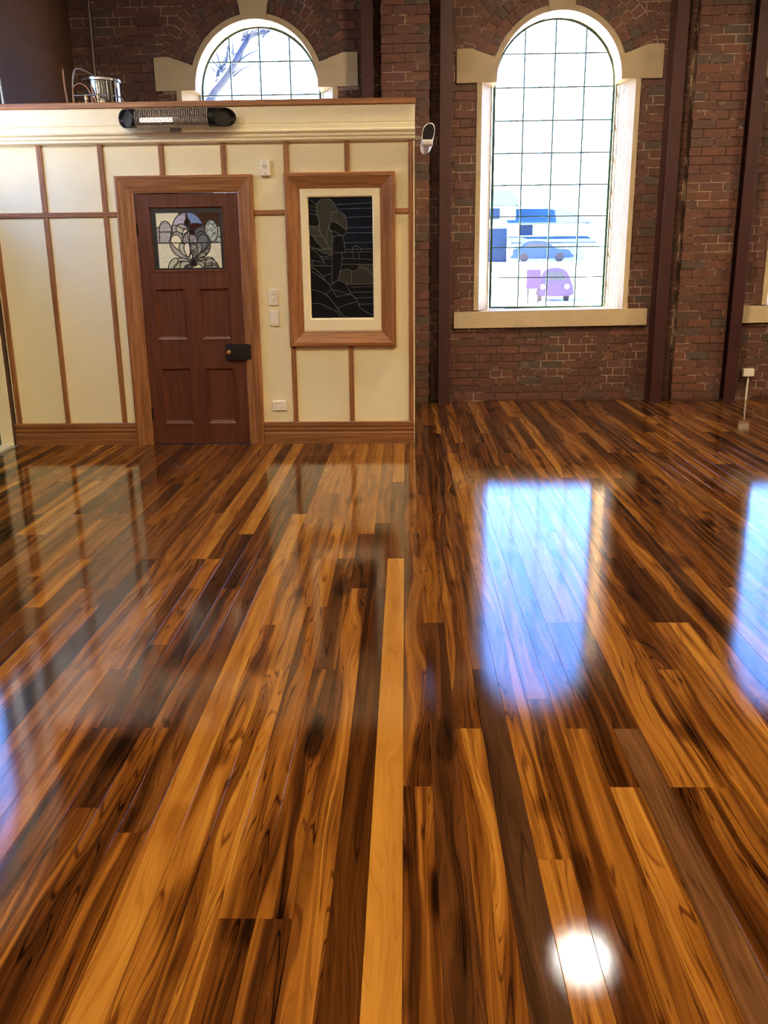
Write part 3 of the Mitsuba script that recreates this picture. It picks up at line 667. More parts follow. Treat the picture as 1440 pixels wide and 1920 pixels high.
for nm, g in reversed(SHAPES):
    vis = g.intersection(full).difference(seen); seen = seen.union(g)
    for part in (vis.intersection(sbox(0, 0, 2000, 718)), vis.intersection(sbox(0, 718, 2000, 2000))):
        for q in getattr(part, 'geoms', [part]):
            if q.geom_type == 'Polygon' and q.area > 500: pieces.append((nm, q))
sg = root(f'{D}__stained_glass', 'leaded stained glass of a stylised flower, with a blue arch above')
def gmap(g):      # drawing -> door: x from -1.990 to -1.475, z from 1.869 down to 1.440
    return affinity.affine_transform(g, [0.515 / 1250, 0, 0, -0.429 / 1002, -1.990 - 60 * 0.515 / 1250, 1.869 + 178 * 0.429 / 1002])
panes = []
for nm, q in pieces:
    m = gmap(q).buffer(-0.0032)
    for g in getattr(m, 'geoms', [m]):
        if g.geom_type == 'Polygon' and g.area > 2e-5:
            panes.append(g); add(f'{sg}__glass_piece', ext(g.simplify(0.0003), yd + 0.0125, yd + 0.0165), GL[nm])
add(f'{sg}__lead', ext(sbox(-2.028, 1.425, -1.453, 1.904).difference(unary_union(panes).buffer(-0.0004)), yd + 0.0105, yd + 0.018), 'lead_black', label='black lead cames')

# ------------------------------------------------------------------ framed leadlight window
PW = root('window_4', label='dark leadlight window in a wide timber frame right of the door', kind='structure')
wprof = [(0, Y1 - 0.005), (0.0, Y1 - 0.036), (0.06, Y1 - 0.042), (0.24, Y1 - 0.042), (0.29, Y1 - 0.037), (1.0, Y1 - 0.014)]
for i, m in enumerate(frame4(-0.946, -0.077, 0.812, 2.149, 0.118, Y1, Y1 + 0.012, wprof)):
    add(f'{PW}__timber_frame', m, 'timber_level' if i in (0, 2) else 'timber_upright')
for m in frame4(-0.8275, -0.1955, 0.9305, 2.0305, 0.063, Y1, Y1 + 0.06, [(0, Y1 - 0.012), (0.1, Y1 - 0.016), (0.86, Y1 - 0.016), (1, Y1 - 0.008)], 0.108):
    add(f'{PW}__inner_frame', m, 'cream_trim')
LL = [[(545, 405), (918, 393)], [(562, 452), (918, 445)], [(652, 535), (918, 527)], [(657, 639), (920, 635)], [(655, 690), (920, 690)], [(632, 790), (922, 788)], [(640, 858), (925, 855)], [(633, 885), (922, 885)], [(608, 946), (930, 963)], [(603, 1010), (930, 1012)],
    [(348, 402), (380, 362), (440, 338), (500, 362), (545, 420), (557, 472)], [(348, 402), (345, 470), (370, 560), (380, 650), (410, 715), (442, 775)], [(498, 492), (560, 472), (625, 500), (655, 560), (658, 650), (640, 712), (608, 716)], [(498, 492), (498, 572)], [(498, 570), (560, 592), (657, 662)],
    [(498, 570), (480, 620), (490, 660), (545, 682), (608, 716)], [(515, 730), (608, 716), (635, 830), (632, 885), (508, 887)], [(515, 730), (508, 887), (505, 1010), (508, 1205)], [(612, 887), (605, 1000), (570, 1172)], [(490, 660), (515, 730)], [(470, 640), (448, 770), (500, 884)], [(470, 640), (498, 570)],
    [(255, 335), (348, 402)], [(255, 408), (346, 432)], [(255, 440), (345, 470)], [(255, 490), (350, 510), (372, 565)], [(255, 610), (360, 620), (374, 572)], [(270, 615), (381, 668)], [(255, 700), (320, 715), (405, 720)], [(306, 708), (360, 790), (430, 855)], [(442, 775), (500, 884)], [(255, 805), (350, 850), (500, 845)], [(255, 806), (380, 920), (445, 1018)],
    [(345, 843), (420, 890), (506, 905)], [(380, 920), (440, 932), (506, 907)], [(255, 955), (420, 990)], [(392, 950), (506, 952)], [(255, 1018), (507, 1022)], [(306, 970), (298, 1022)], [(255, 1010), (350, 1070), (410, 1130), (432, 1172)], [(255, 1055), (350, 1110), (432, 1172)], [(410, 1132), (506, 1100)],
    [(432, 1172), (480, 1212), (510, 1207), (570, 1174), (650, 1215), (690, 1300), (750, 1370), (770, 1400), (800, 1470), (900, 1530), (940, 1545)], [(480, 1212), (500, 1262), (530, 1300), (547, 1342)], [(500, 1262), (440, 1320)], [(520, 1272), (610, 1296), (715, 1332)], [(547, 1342), (690, 1322)],
    [(255, 1255), (370, 1285), (440, 1320), (510, 1390), (590, 1510), (680, 1580)], [(255, 1415), (380, 1415), (470, 1460), (550, 1500), (610, 1580)], [(562, 1470), (640, 1430), (770, 1398)], [(650, 1216), (940, 1215)], [(690, 1300), (940, 1296)], [(742, 1360), (940, 1355)], [(772, 1425), (940, 1422)], [(700, 1246), (940, 1240)],
    [(583, 1082), (650, 1060), (705, 1080), (705, 1216)], [(705, 1085), (760, 1066), (800, 1040), (850, 1050), (940, 1130)], [(765, 1012), (790, 1045)], [(710, 885), (720, 840), (760, 822), (800, 850), (803, 886)], [(722, 886), (725, 950)], [(783, 886), (783, 956)]]
GX0, GX1, GZ0, GZ1 = -0.763, -0.260, 1.038, 1.969
def lmap(pts):
    out = []
    for x, y in pts:
        t = (y - 330) / 1236
        l, r = 263 + 38 * t, 918 + 13 * t
        out.append((GX0 + (x - l) / (r - l) * (GX1 - GX0), GZ1 - t * (GZ1 - GZ0)))
    return out
lines = [LineString(spline(lmap(p), 5) if len(p) > 2 else lmap(p)) for p in LL]
rect = sbox(GX0, GZ0, GX1, GZ1)
def longer(l, e=0.005):
    c = np.array(l.coords); a, b = c[0] - c[1], c[-1] - c[-2]
    return LineString(np.vstack([c[0] + a / np.linalg.norm(a) * e, c, c[-1] + b / np.linalg.norm(b) * e]))
net = unary_union([longer(l) for l in lines] + [rect.exterior])
P('night_glass', (0.0065, 0.008, 0.0105), 0.2, 0.12); P('navy_glass', (0.005, 0.009, 0.022), 0.2, 0.12); P('hair_glass', (0.016, 0.022, 0.021), 0.3, 0.5); P('haze_glass', (0.018, 0.019, 0.02), 0.3, 0.5)
lg = root(f'{PW}__leadlight', 'dark leaded glass with a standing figure, ferns and ruled lines')
for g in polygonize(net):
    g = g.buffer(-0.0007)
    if g.is_empty: continue
    for q in getattr(g, 'geoms', [g]):
        if q.area < 2e-5: continue
        cx, cz = q.representative_point().coords[0]
        px, py = (cx - GX0) / (GX1 - GX0), (GZ1 - cz) / (GZ1 - GZ0)
        b = 'night_glass'
        if px > 0.58 and py < 0.42: b = 'navy_glass'
        if 0.13 < px < 0.44 and py < 0.36 and not (px > 0.36 and py > 0.18): b = 'hair_glass'
        elif 0.36 < px < 0.6 and 0.12 < py < 0.21: b = 'haze_glass'
        if px > 0.48 and 0.585 < py < 0.71: b = 'haze_glass'
        add(f'{lg}__glass_piece', ext(q, Y1 + 0.012, Y1 + 0.016), b)
add(f'{lg}__lead', ext(unary_union([l.buffer(0.0013) for l in lines]).intersection(rect), Y1 + 0.0105, Y1 + 0.0175), 'lead', label='thin grey lead cames')
add(f'{lg}__backing', bx(GX0 - 0.005, GX1 + 0.005, Y1 + 0.018, Y1 + 0.022, GZ0 - 0.005, GZ1 + 0.005), 'dark_void')

# ------------------------------------------------------------------ fittings on the partition
ywall = yb - 0.0005
t = root('wall_sensor', 'white wall sensor with a round grille above the door casing', 'sensor')
add(f'{t}__housing', rbx(-1.128, -1.050, Y1 - 0.028, ywall, 2.128, 2.243, 0.005), 'white_plastic')
dots = [mv(trimesh.creation.cylinder(0.0032, 0.001, sections=8, transform=trimesh.transformations.rotation_matrix(math.pi / 2, [1, 0, 0])), -1.091 + r * math.cos(a), Y1 - 0.0284, 2.197 + r * math.sin(a))
        for r, n in ((0.0, 1), (0.009, 6), (0.0165, 9)) for a in np.linspace(0, 2 * math.pi, n, endpoint=False)]
add(f'{t}__grille', cat(*dots), 'grey_print', label='round grille of small holes')
add(f'{t}__print', cat(bx(-1.103, -1.075, Y1 - 0.0285, Y1 - 0.028, 2.229, 2.233), bx(-1.093, -1.083, Y1 - 0.0285, Y1 - 0.028, 2.141, 2.147), bx(-1.079, -1.075, Y1 - 0.0285, Y1 - 0.028, 2.142, 2.147)), 'grey_print', label='small grey print')
for i, (xa, za, lab) in enumerate(((-1.112, 1.142, 'white light switch plate with three rockers, the upper of the pair by the picture window'), (-1.109, 0.976, 'white blank switch plate, the lower of the pair by the picture window'))):
    t = root('light_switch', lab, 'switch')
    add(f'{t}__plate', rbx(xa, xa + 0.078, Y1 - 0.004, ywall, za, za + 0.125, 0.004), 'white_plastic')
    if i == 0:
        for dz in (0.030, 0.0625, 0.095): add(f'{t}__rocker', rbx(xa + 0.027, xa + 0.051, Y1 - 0.009, Y1 - 0.003, za + dz - 0.009, za + dz + 0.009, 0.002), 'white_plastic')
    else: add(f'{t}__rocker', rbx(xa + 0.010, xa + 0.068, Y1 - 0.0075, Y1 - 0.003, za + 0.012, za + 0.113, 0.003), 'white_plastic')
t = root('power_outlet', 'white double power outlet low on the partition right of the door', 'power outlet')
add(f'{t}__plate', rbx(-1.118, -1.001, Y1 - 0.006, ywall, 0.281, 0.363, 0.004), 'white_plastic')
for x in (-1.092, -1.027): add(f'{t}__rocker', rbx(x - 0.008, x + 0.008, Y1 - 0.010, Y1 - 0.005, 0.336, 0.351, 0.002), 'white_plastic')
for x in (-1.092, -1.027):
    sl = []
    for dx, dz, an in ((-0.008, 0.006, 0.5), (0.008, 0.006, -0.5), (0, -0.010, 0)):
        m = trimesh.creation.box((0.002, 0.0012, 0.008)); m.apply_transform(trimesh.transformations.rotation_matrix(an, [0, 1, 0])); sl.append(mv(m, x + dx, Y1 - 0.0062, 0.309 + dz))
    add(f'{t}__socket', cat(*sl), 'grey_print')

# ------------------------------------------------------------------ radiant heater on the cornice
H = root('radiant_heater', 'long black-ended radiant heater with a wire grille on the cornice above the door', 'heater')
hy, hz, R = Y1 - 0.175, 2.532, 0.072
def slant(x_in, x_tip, sgn):
    """end cap: a tube along x cut by a slanting plane, so that the elliptical mouth looks outwards and forwards; sgn is the outward direction"""
    n, V, Fc = 36, [], []
    for k in range(n):
        a = 2 * math.pi * k / n; dy, dz = R * math.cos(a), R * 0.93 * math.sin(a)
        V.append((x_in, hy + dy, hz + dz))
    for rr in (1.0, 0.90):
        for k in range(n):
            a = 2 * math.pi * k / n; dy, dz = rr * R * math.cos(a), rr * R * 0.93 * math.sin(a)
            V.append((x_tip + sgn * (dy * 1.0 + 0.12 * dz), hy + dy, hz + dz))
    for k in range(n):
        a = 2 * math.pi * k / n; V.append((x_tip - sgn * 0.0 + sgn * (0.9 * R * math.cos(a)) - sgn * 0.030, hy + 0.9 * R * math.cos(a) + 0.0, hz + 0.9 * R * 0.93 * math.sin(a)))
    for L in range(3):
        for k in range(n):
            a0, a1, b0, b1 = L * n + k, L * n + (k + 1) % n, (L + 1) * n + k, (L + 1) * n + (k + 1) % n
            Fc += [[a0, a1, b1], [a0, b1, b0]]
    c = len(V); V.append((x_tip - sgn * 0.03, hy, hz))
    for k in range(n): Fc.append([c, 3 * n + k, 3 * n + (k + 1) % n])
    c = len(V); V.append((x_in, hy, hz))
    for k in range(n): Fc.append([c, (k + 1) % n, k])
    m = trimesh.Trimesh(np.array(V), np.array(Fc), process=False); m.fix_normals(); return m
HX0, HX1 = -2.022, -1.470
add(f'{H}__end_cap', slant(HX0, -2.108, -1), 'black_metal', 40, label='black slanted end cap')
add(f'{H}__end_cap', slant(HX1, -1.352, 1), 'black_metal', 40, label='black slanted end cap')
# trough: polished reflector open to the front and below
arc = [(hy + R * 0.93 * math.cos(a), hz + R * 0.9 * math.sin(a)) for a in np.radians(np.linspace(100, -110, 26))]
arc2 = [(hy + R * 0.88 * math.cos(a), hz + R * 0.85 * math.sin(a)) for a in np.radians(np.linspace(-110, 100, 26))]
add(f'{H}__reflector', profx(arc + arc2, HX0 + 0.001, HX1 - 0.001), 'dark_reflector', label='polished reflector trough')
back = [(hy + R * math.cos(a), hz + R * 0.93 * math.sin(a)) for a in np.radians(np.linspace(112, -112, 26))]
back2 = [(hy + R * 0.94 * math.cos(a), hz + R * 0.905 * math.sin(a)) for a in np.radians(np.linspace(-112, 112, 26))]
add(f'{H}__shell', profx(back + back2, HX0 + 0.001, HX1 - 0.001), 'dull_steel')
wires = []
for i in range(41):
    x = HX0 + 0.006 + i * (HX1 - HX0 - 0.012) / 40
    wires.append(tube([(x, hy + R * 0.96 * math.cos(a), hz + R * 0.92 * math.sin(a)) for a in np.radians(np.linspace(100, 262, 14))], 0.0023, 6))
add(f'{H}__wire_guard', cat(*wires), 'guard_wire', label='row of guard wires')
for a in (118, 178, 238):
    q = math.radians(a)
    add(f'{H}__guard_rail', tube([(HX0, hy + R * 0.985 * math.cos(q), hz + R * 0.945 * math.sin(q)), (HX1, hy + R * 0.985 * math.cos(q), hz + R * 0.945 * math.sin(q))], 0.0026, 8), 'bright_steel')
ht = add(f'{H}__heating_tube', tube([(HX0 + 0.03, hy - 0.016, hz - 0.014), (HX0 + 0.275, hy - 0.016, hz - 0.014)], 0.0165, 16), 'quartz_tube', 40, label='white quartz heating tube')
scene[ht]['emitter'] = {'type': 'area', 'radiance': rgb((1.5, 1.3, 1.05))}
add(f'{H}__bracket', cat(rbx(-1.775, -1.735, hy + R * 0.9, Y1 - 0.063, 2.50, 2.55, 0.002), rbx(-1.80, -1.71, Y1 - 0.068, Y1 - 0.0625, 2.45, 2.60, 0.001)), 'dull_steel', label='wall bracket')
H2 = root('radiant_heater', 'pale radiant heater with a black mouth, seen end-on at the right end of the partition', 'heater')
# its axis runs along y; the mouth is cut at a slant and faces the viewer and upwards
n, V, Fc = 32, [], []
cx2, cz2, cyt, rx2, rz2 = 0.178, 2.405, 7.13, 0.052, 0.082
for y, sl, s in ((cyt + 0.62, 0, 1.0), (cyt, 1, 1.0), (cyt, 1, 0.9), (cyt + 0.03, 1, 0.9)):
    for k in range(n):
        a = 2 * math.pi * k / n; dx, dz = s * rx2 * math.copysign(abs(math.cos(a)) ** 0.8, math.cos(a)), s * rz2 * math.copysign(abs(math.sin(a)) ** 0.9, math.sin(a))
        V.append((cx2 + dx * 0.94 + dz * 0.10, y + sl * (dz * 0.9 + 0.03), cz2 + dz + dx * 0.18))
def loft(V, n, L, close=True):
    Fc = []
    for l in range(L - 1):
        for k in range(n):
            a0, a1, b0, b1 = l * n + k, l * n + (k + 1) % n, (l + 1) * n + k, (l + 1) * n + (k + 1) % n
            Fc += [[a0, a1, b1], [a0, b1, b0]]
    V = list(V)
    for s in ((0, L - 1) if close else ()):
        c = len(V); V.append(tuple(np.mean(np.array(V[s * n:(s + 1) * n]), 0)))
        for k in range(n): Fc.append([c, s * n + k, s * n + (k + 1) % n])
    m = trimesh.Trimesh(np.array(V, float), np.array(Fc), process=False); m.fix_normals(); return m
add(f'{H2}__shell', loft(V[:3 * n], n, 3, False), 'heater_white', 40, label='pale metal shell')
mouth = [(x, y + (0.0 if i < n else 0.004), z) for i, (x, y, z) in enumerate(V[2 * n:])]
add(f'{H2}__end_cap', loft([(x, y + 0.002, z) for x, y, z in V[2 * n:]], n, 2), 'black_metal', 40, label='black elliptical mouth')
add(f'{H2}__chin', rbx(cx2 - 0.052, cx2 + 0.034, cyt - 0.05, cyt + 0.02, 2.306, 2.352, 0.012), 'heater_white', 30, label='pale lower lip')
add(f'{H2}__bracket', cat(rbx(XE + 0.0045, cx2 - 0.03, cyt + 0.26, cyt + 0.30, 2.385, 2.415, 0.002), rbx(XE + 0.0045, XE + 0.010, cyt + 0.22, cyt + 0.34, 2.35, 2.45, 0.001)), 'dull_steel', label='side bracket')

# ------------------------------------------------------------------ boiler and pipes on the partition's roof
ZR = 2.6285
B = root('steel_boiler', 'small stainless steel boiler with pipes standing on the partition roof', 'boiler')
bxx, byy, br = -2.565, 8.06, 0.150
ztop = 2.985
add(f'{B}__tank', mv(lathe([(0.0001, 0), (br - 0.01, 0), (br, 0.01), (br, ztop - ZR - 0.030), (br + 0.006, ztop - ZR - 0.026), (br + 0.006, ztop - ZR - 0.004), (br, ztop - ZR), (br - 0.02, ztop - ZR), (br - 0.03, ztop - ZR - 0.02), (0.0001, ztop - ZR - 0.02)], 48), bxx, byy, ZR), 'steel', 30, label='polished steel tank')
add(f'{B}__rim_band', mv(lathe([(br + 0.0065, 0), (br + 0.011, 0.003), (br + 0.011, 0.021), (br + 0.0065, 0.024), (br + 0.0065, 0)], 48), bxx, byy, ztop - 0.03), 'bright_steel', 30, label='bright rolled rim')
lb = lathe([(br + 0.0008, 0), (br + 0.0024, 0), (br + 0.0024, 0.045), (br + 0.0008, 0.045), (br + 0.0008, 0)], 96)
la = [trimesh.Trimesh(np.array([(bxx + (br + e) * math.cos(a), byy + (br + e) * math.sin(a), ZR + z0 - 0.13 * (a + 0.45)) for a in np.linspace(-0.50, -0.28, 5) for e, z0 in ((0.0015, 0.295), (0.0015, 0.335))]), np.array([[2 * i, 2 * i + 2, 2 * i + 3] for i in range(4)] + [[2 * i, 2 * i + 3, 2 * i + 1] for i in range(4)]), process=False)]
add(f'{B}__sticker', cat(*la), 'white_plastic', label='small white sticker')
def pipe(parent, pts, r, mat, lab=None): return add(f'{parent}__pipe', tube(spline(pts, 6), r, 10), mat, 40, label=lab)
pipe(B, [(-2.772, 7.93, ZR), (-2.768, 7.93, 2.79), (-2.764, 7.93, 2.92), (-2.746, 7.93, 3.015), (-2.713, 7.93, 3.043), (-2.648, 7.95, 3.026), (-2.60, 8.0, 2.99), (-2.58, 8.03, 2.955)], 0.010, 'dull_steel', 'dull overflow pipe looping over the rim')
pipe(B, [(-2.745, 7.86, ZR), (-2.745, 7.86, 2.85), (-2.716, 7.86, 2.905), (-2.67, 7.86, 2.917), (-2.63, 7.86, 2.895), (-2.603, 7.86, 2.85), (-2.587, 7.86, 2.77), (-2.582, 7.86, ZR)], 0.0085, 'copper', 'bent copper pipe in front of the tank')
pipe(B, [(-2.590, 7.855, 2.90), (-2.562, 7.855, 2.80), (-2.555, 7.855, ZR)], 0.0075, 'copper')
pipe(B, [(-2.43, 7.88, 2.82), (-2.39, 7.87, 2.822), (-2.345, 7.87, 2.80), (-2.325, 7.87, 2.74), (-2.32, 7.87, ZR)], 0.006, 'dull_steel', 'thin curved drain pipe')
pipe(B, [(-2.74, 7.855, 2.825), (-2.60, 7.85, 2.828), (-2.47, 7.85, 2.825)], 0.008, 'dull_steel', 'level manifold pipe')
for x, r, h in ((-2.635, 0.016, 2.83), (-2.535, 0.012, 2.84), (-2.505, 0.017, 2.80)):
    add(f'{B}__valve', mv(lathe([(0.0001, 0), (r * 0.8, 0), (r * 0.8, h - ZR - 0.05), (r * 1.15, h - ZR - 0.045), (r * 1.15, h - ZR - 0.015), (r * 0.6, h - ZR - 0.01), (r * 0.6, h - ZR), (0.0001, h - ZR)], 16), x, 7.845, ZR), 'brass', 30, label='brass valve')
add('copper_pipe', tube(spline([(-2.858, 8.05, ZR), (-2.868, 8.05, 2.80), (-2.876, 8.05, 2.90), (-2.881, 8.05, 2.98), (-2.881, 8.05, 3.075)], 6), [0.009] * 24 + [0.006], 10), 'copper', 40, label='slender bare copper pipe left of the steel boiler', cat='pipe')
add('pole', tube([(-3.182, 7.5, ZR), (-3.196, 7.5, 2.90)], 0.010, 10), 'bright_steel', 40, label='bright metal pole at the left edge on the partition roof', cat='pole')
C = root('conduit', 'grey conduit running down the far wall behind the boiler', 'conduit')
add(f'{C}__tube', tube([(-3.105, Y2 - 0.019, 2.64), (-3.105, Y2 - 0.019, 4.9)], 0.0135, 14), 'dull_steel', 40)
for z in (3.34, 3.965):
    add(f'{C}__clip', cat(rbx(-3.085, -3.052, Y2 - 0.014, Y2 - 0.002, z - 0.012, z + 0.012, 0.002), mv(trimesh.creation.icosphere(2, 0.0085), -3.066, Y2 - 0.016, z)), 'bright_steel', label='shiny saddle clip')

# ------------------------------------------------------------------ white socket box with its conduit at the right
S = root('socket_box', 'white socket box on a white conduit at the foot of the wall on the right', 'power outlet')
add(f'{S}__box', rbx(3.622, 3.742, Y2 - 0.058, Y2 - 0.004, 0.249, 0.333, 0.006), 'white_plastic')
add(f'{S}__conduit', tube([(3.690, Y2 - 0.022, 0.0), (3.690, Y2 - 0.022, 0.08), (3.692, Y2 - 0.022, 0.25)], 0.0115, 12), 'white_plastic', 40, label='white conduit down to the floor')
add(f'{S}__clip', cat(rbx(3.672, 3.722, Y2 - 0.012, Y2 - 0.003, 0.110, 0.124, 0.001), mv(trimesh.creation.icosphere(2, 0.007), 3.716, Y2 - 0.013, 0.117)), 'bright_steel', label='shiny clip')

# ------------------------------------------------------------------ high bay lamps
for i, (x, y, z) in enumerate(LAMPS):
    L = root('high_bay_lamp', 'warm high bay lamp hanging overhead, mirrored as the bright spot on the floor' if i == 0 else 'high bay lamp hanging from the roof out of the picture', 'lamp', None if i == 0 else 'high bay lamps out of the picture')
    add(f'{L}__reflector', mv(lathe([(0.03, 0.30), (0.06, 0.29), (0.11, 0.2), (0.28, 0.02), (0.295, 0.0), (0.285, 0.0), (0.27, 0.02), (0.10, 0.19), (0.03, 0.28), (0.03, 0.30)], 36), x, y, z), 'lamp_body', 30)
    add(f'{L}__cord', tube([(x, y, z + 0.29), (x, y, ZC)], 0.006, 8), 'lamp_body', 30)
    disc = trimesh.creation.cylinder(0.24, 0.004, sections=40)
    k = add(f'{L}__diffuser', mv(disc, x, y, z + 0.035), 'white_plastic')
    scene[k]['emitter'] = {'type': 'area', 'radiance': {'type': 'rgb', 'value': list(LAMP)}}

WL = root('wall_lamp', 'small white flood lamp high on the left wall beside the partition, out of the picture', 'lamp')
wd = np.array([0.35, 0.9, -0.35]); wd /= np.linalg.norm(wd); wp = np.array([-3.12, 4.95, 3.25])
def aim(m):
    m.apply_transform(trimesh.geometry.align_vectors([0, 0, 1], wd)); m.apply_translation(wp); return m
add(f'{WL}__housing', aim(lathe([(0.0001, -0.12), (0.05, -0.12), (0.095, -0.01), (0.1, 0.012), (0.092, 0.012), (0.085, -0.004), (0.0001, -0.004)], 28)), 'lamp_body', 30)
add(f'{WL}__arm', tube([wp - wd * 0.11, (XL - 0.002, 4.86, 3.27)], 0.012, 10), 'lamp_body', 40)
k = add(f'{WL}__lens', aim(trimesh.creation.cylinder(0.08, 0.003, sections=28)), 'white_plastic')
scene[k]['emitter'] = {'type': 'area', 'radiance': rgb((300.0, 285.0, 250.0))}

# ------------------------------------------------------------------ outside
P('concrete', (0.62, 0.60, 0.56), 0.9, 0.2); P('street', (0.55, 0.53, 0.5), 0.9, 0.2); P('house_wall', (0.72, 0.72, 0.68), 0.8, 0.2); P('slate_roof', (0.035, 0.075, 0.10), 0.8, 0.1)
P('dark_opening', (0.008, 0.028, 0.07), 0.5, 0.15); P('car_blue', (0.020, 0.050, 0.11), 0.5, 0.15); P('car_lilac', (0.066, 0.050, 0.105), 0.6, 0.12); P('car_glass', (0.04, 0.05, 0.06), 0.3, 0.2); P('tyre', (0.03, 0.03, 0.035), 0.8, 0.3)
P('sign_lilac', (0.070, 0.050, 0.105), 0.7, 0.1); P('bark', (0.045, 0.06, 0.09), 0.9, 0.1)
gv = np.array([(-120, Y2 + 0.9, -0.4), (120, Y2 + 0.9, -0.4), (-120, 50, -0.4), (120, 50, -0.4), (-120, 68, 1.55), (120, 68, 1.55), (-120, 140, 1.7), (120, 140, 1.7)])
add('ground_outside', trimesh.Trimesh(gv, np.array([[0, 1, 3], [0, 3, 2], [2, 3, 5], [2, 5, 4], [4, 5, 7], [4, 7, 6]]), process=False), 'concrete', kind='structure', label='pale paved ground outside the windows')
add('plinth_outside', bx(-60, 60, Y2 + 0.34, Y2 + 0.95, -0.6, -0.3), 'concrete', kind='structure', label='concrete plinth along the outer wall')
hb_ = root('house', 'pale house with a blue-grey roof seen through the tall arched window', 'house')
add(f'{hb_}__wall', cat(bx(4.5, 14.4, 74, 84, 1.4, 4.6), bx(4.5, 8.9, 74.5, 84, 4.6, 6.0)), 'house_wall')
add(f'{hb_}__roof', cat(trimesh.convex.convex_hull(np.array([(8.2, 73.2, 4.5), (14.9, 73.2, 4.5), (8.2, 79, 5.9), (13.6, 79, 5.9), (8.2, 84.5, 4.5), (14.9, 84.5, 4.5)])), trimesh.convex.convex_hull(np.array([(4.1, 73.9, 5.9), (9.1, 73.9, 5.9), (4.1, 79, 7.4), (9.1, 79, 7.4), (4.1, 84.5, 5.9), (9.1, 84.5, 5.9)]))), 'slate_roof')
add(f'{hb_}__verandah_roof', trimesh.convex.convex_hull(np.array([(8.2, 71.4, 3.0), (14.8, 71.4, 3.0), (8.2, 73.9, 3.5), (14.6, 73.9, 3.5), (8.2, 71.4, 2.92), (14.8, 71.4, 2.92)])), 'slate_roof')
for x in (8.35, 10.5, 12.6, 14.6): add(f'{hb_}__verandah_post', bx(x - 0.06, x + 0.06, 71.5, 71.62, 1.5, 2.95), 'house_wall')
add(f'{hb_}__door', bx(6.35, 8.15, 73.93, 74.02, 1.5, 4.15), 'dark_opening', label='dark doorway')
add(f'{hb_}__window', bx(5.0, 6.0, 73.94, 74.02, 2.9, 4.4), 'dark_opening'); add(f'{hb_}__window', bx(5.6, 7.6, 74.44, 74.52, 4.9, 5.7), 'dark_opening'); add(f'{hb_}__window', bx(9.2, 10.2, 73.94, 74.02, 3.6, 4.4), 'dark_opening')
def car_side(prof, cab, y0, w, paint, label, wheels, zg):
    c = root('car', label, 'car')
    add(f'{c}__body', ext(Polygon(spline(prof, 4, True)), y0, y0 + w), paint)
    add(f'{c}__side_window', ext(Polygon(cab), y0 - 0.012, y0 + 0.005), 'car_glass')
    for x in wheels:
        m = trimesh.creation.cylinder(0.33, 0.22, sections=28, transform=trimesh.transformations.rotation_matrix(math.pi / 2, [1, 0, 0]))
        add(f'{c}__wheel', mv(m, x, y0 + 0.1, zg + 0.33), 'tyre')
Z0 = 1.56
car_side([(8.2, Z0 + .25), (12.35, Z0 + .25), (12.45, Z0 + .6), (12.2, Z0 + .85), (11.3, Z0 + .95), (10.6, Z0 + 1.42), (9.2, Z0 + 1.45), (8.5, Z0 + 1.0), (8.15, Z0 + .9), (8.1, Z0 + .5)],
         [(8.8, Z0 + 1.0), (11.0, Z0 + 1.0), (10.45, Z0 + 1.34), (9.3, Z0 + 1.36)], 69.0, 1.7, 'car_blue', 'dark blue parked car seen through the lower panes of the tall arched window', (8.95, 11.6), Z0 - 0.02)
c = root('car', 'lilac rounded car seen head-on through the lowest panes of the tall arched window', 'car')
zc_ = -0.4
add(f'{c}__body', ext(Polygon(spline([(6.62, zc_ + .28), (8.18, zc_ + .28), (8.30, zc_ + .6), (8.2, zc_ + .95), (7.95, zc_ + 1.45), (7.6, zc_ + 1.6), (7.2, zc_ + 1.6), (6.85, zc_ + 1.45), (6.6, zc_ + .95), (6.5, zc_ + .6)], 4, True)), 45.0, 48.6), 'car_lilac')
add(f'{c}__windscreen', ext(Polygon([(6.86, zc_ + 1.0), (7.94, zc_ + 1.0), (7.75, zc_ + 1.44), (7.05, zc_ + 1.44)]), 44.985, 45.01), 'car_glass')
for x in (6.72, 8.08):
    add(f'{c}__headlight', mv(trimesh.creation.cylinder(0.13, 0.05, sections=20, transform=trimesh.transformations.rotation_matrix(math.pi / 2, [1, 0, 0])), x + (0.08 if x < 7 else -0.08), 44.99, zc_ + 0.72), 'white_plastic')
    add(f'{c}__wheel', mv(trimesh.creation.cylinder(0.31, 0.2, sections=24, transform=trimesh.transformations.rotation_matrix(math.pi / 2, [0, 1, 0])), x, 45.6, zc_ + 0.31), 'tyre')
s = root('sign_board', 'plain lilac sign board on two legs left of the lilac car outside', 'sign')
add(f'{s}__board', rbx(5.72, 6.40, 43.0, 43.06, 0.28, 1.15, 0.01), 'sign_lilac')
for x in (5.82, 6.30): add(f'{s}__leg', bx(x - 0.03, x + 0.03, 43.061, 43.10, -0.4, 1.1), 'tyre')
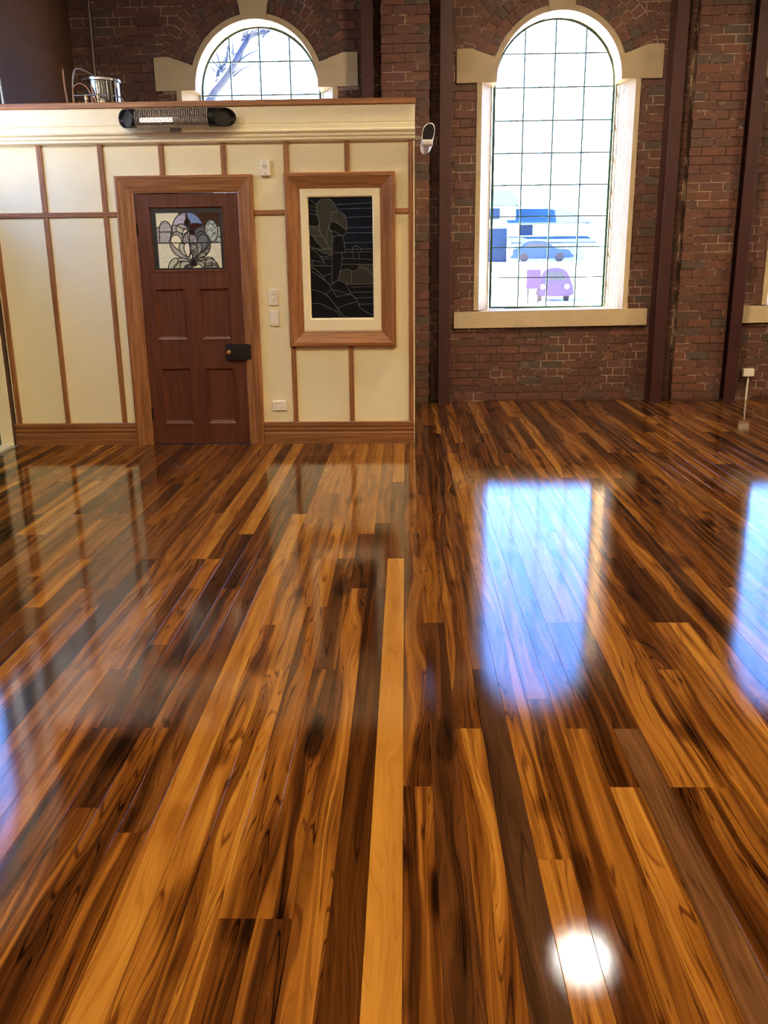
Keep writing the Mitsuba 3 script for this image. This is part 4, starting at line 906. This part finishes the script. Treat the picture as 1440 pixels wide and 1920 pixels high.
# bare tree beyond the half-hidden window
tr = root('bare_tree', 'bare tree with forking branches seen through the half-hidden arched window', 'tree')
def limb(pts, r0, r1, nm='branch'):
    p = spline(pts, 5); add(f'{tr}__{nm}', tube(p, np.linspace(r0, r1, len(p)), 8), 'bark', 60)
limb([(-4.55, 18.2, -0.4), (-4.40, 18.2, 1.6), (-4.12, 18.1, 3.3), (-3.85, 18.0, 4.2), (-3.62, 18.0, 4.62)], 0.17, 0.095, 'trunk')
limb([(-3.62, 18.0, 4.62), (-3.35, 17.9, 4.86), (-3.16, 17.8, 5.08), (-3.03, 17.9, 5.32), (-2.88, 18.0, 5.56), (-2.62, 18.1, 5.66), (-2.3, 18.2, 5.9)], 0.085, 0.03)
limb([(-3.85, 18.0, 4.2), (-3.66, 18.2, 4.6), (-3.60, 18.3, 4.85), (-3.55, 18.3, 5.05), (-3.42, 18.4, 5.22), (-3.36, 18.4, 5.5)], 0.07, 0.02)
limb([(-3.58, 18.3, 4.9), (-3.42, 18.2, 4.93), (-3.25, 18.1, 5.02), (-3.12, 18.0, 5.2)], 0.05, 0.025)
tq = random.Random(4)
for base, n in (((-3.1, 17.85, 5.15), 7), ((-2.95, 17.95, 5.45), 8), ((-3.55, 18.3, 5.05), 6), ((-3.3, 18, 4.95), 5), ((-2.7, 18.1, 5.62), 6)):
    for _ in range(n):
        a, l = tq.uniform(0.3, 2.6), tq.uniform(0.25, 0.6)
        d = np.array([math.cos(a), tq.uniform(-.6, .6), math.sin(a)]) * l
        b0 = np.array(base) + np.array([tq.uniform(-.08, .08), 0, tq.uniform(-.08, .08)])
        limb([b0, b0 + d * 0.5 + [0, 0, 0.03], b0 + d], 0.018, 0.005, 'twig')
# the building next door keeps the low sun off the left side of the hall
nb = root('neighbouring_building', 'tall pale building next door on the left, out of the picture', 'building')
add(f'{nb}__wall', bx(-34, -21, -16, 12.6, -0.4, 13.6), 'house_wall')
add(f'{nb}__parapet', bx(-34.2, -20.8, -16.2, 12.8, 13.6, 14.2), 'house_wall')
for j in range(4):
    for zz in (1.2, 5.2, 9.2): add(f'{nb}__window', bx(-21.02, -20.95, -13 + j * 6.2, -11 + j * 6.2, zz, zz + 2.0), 'dark_opening')
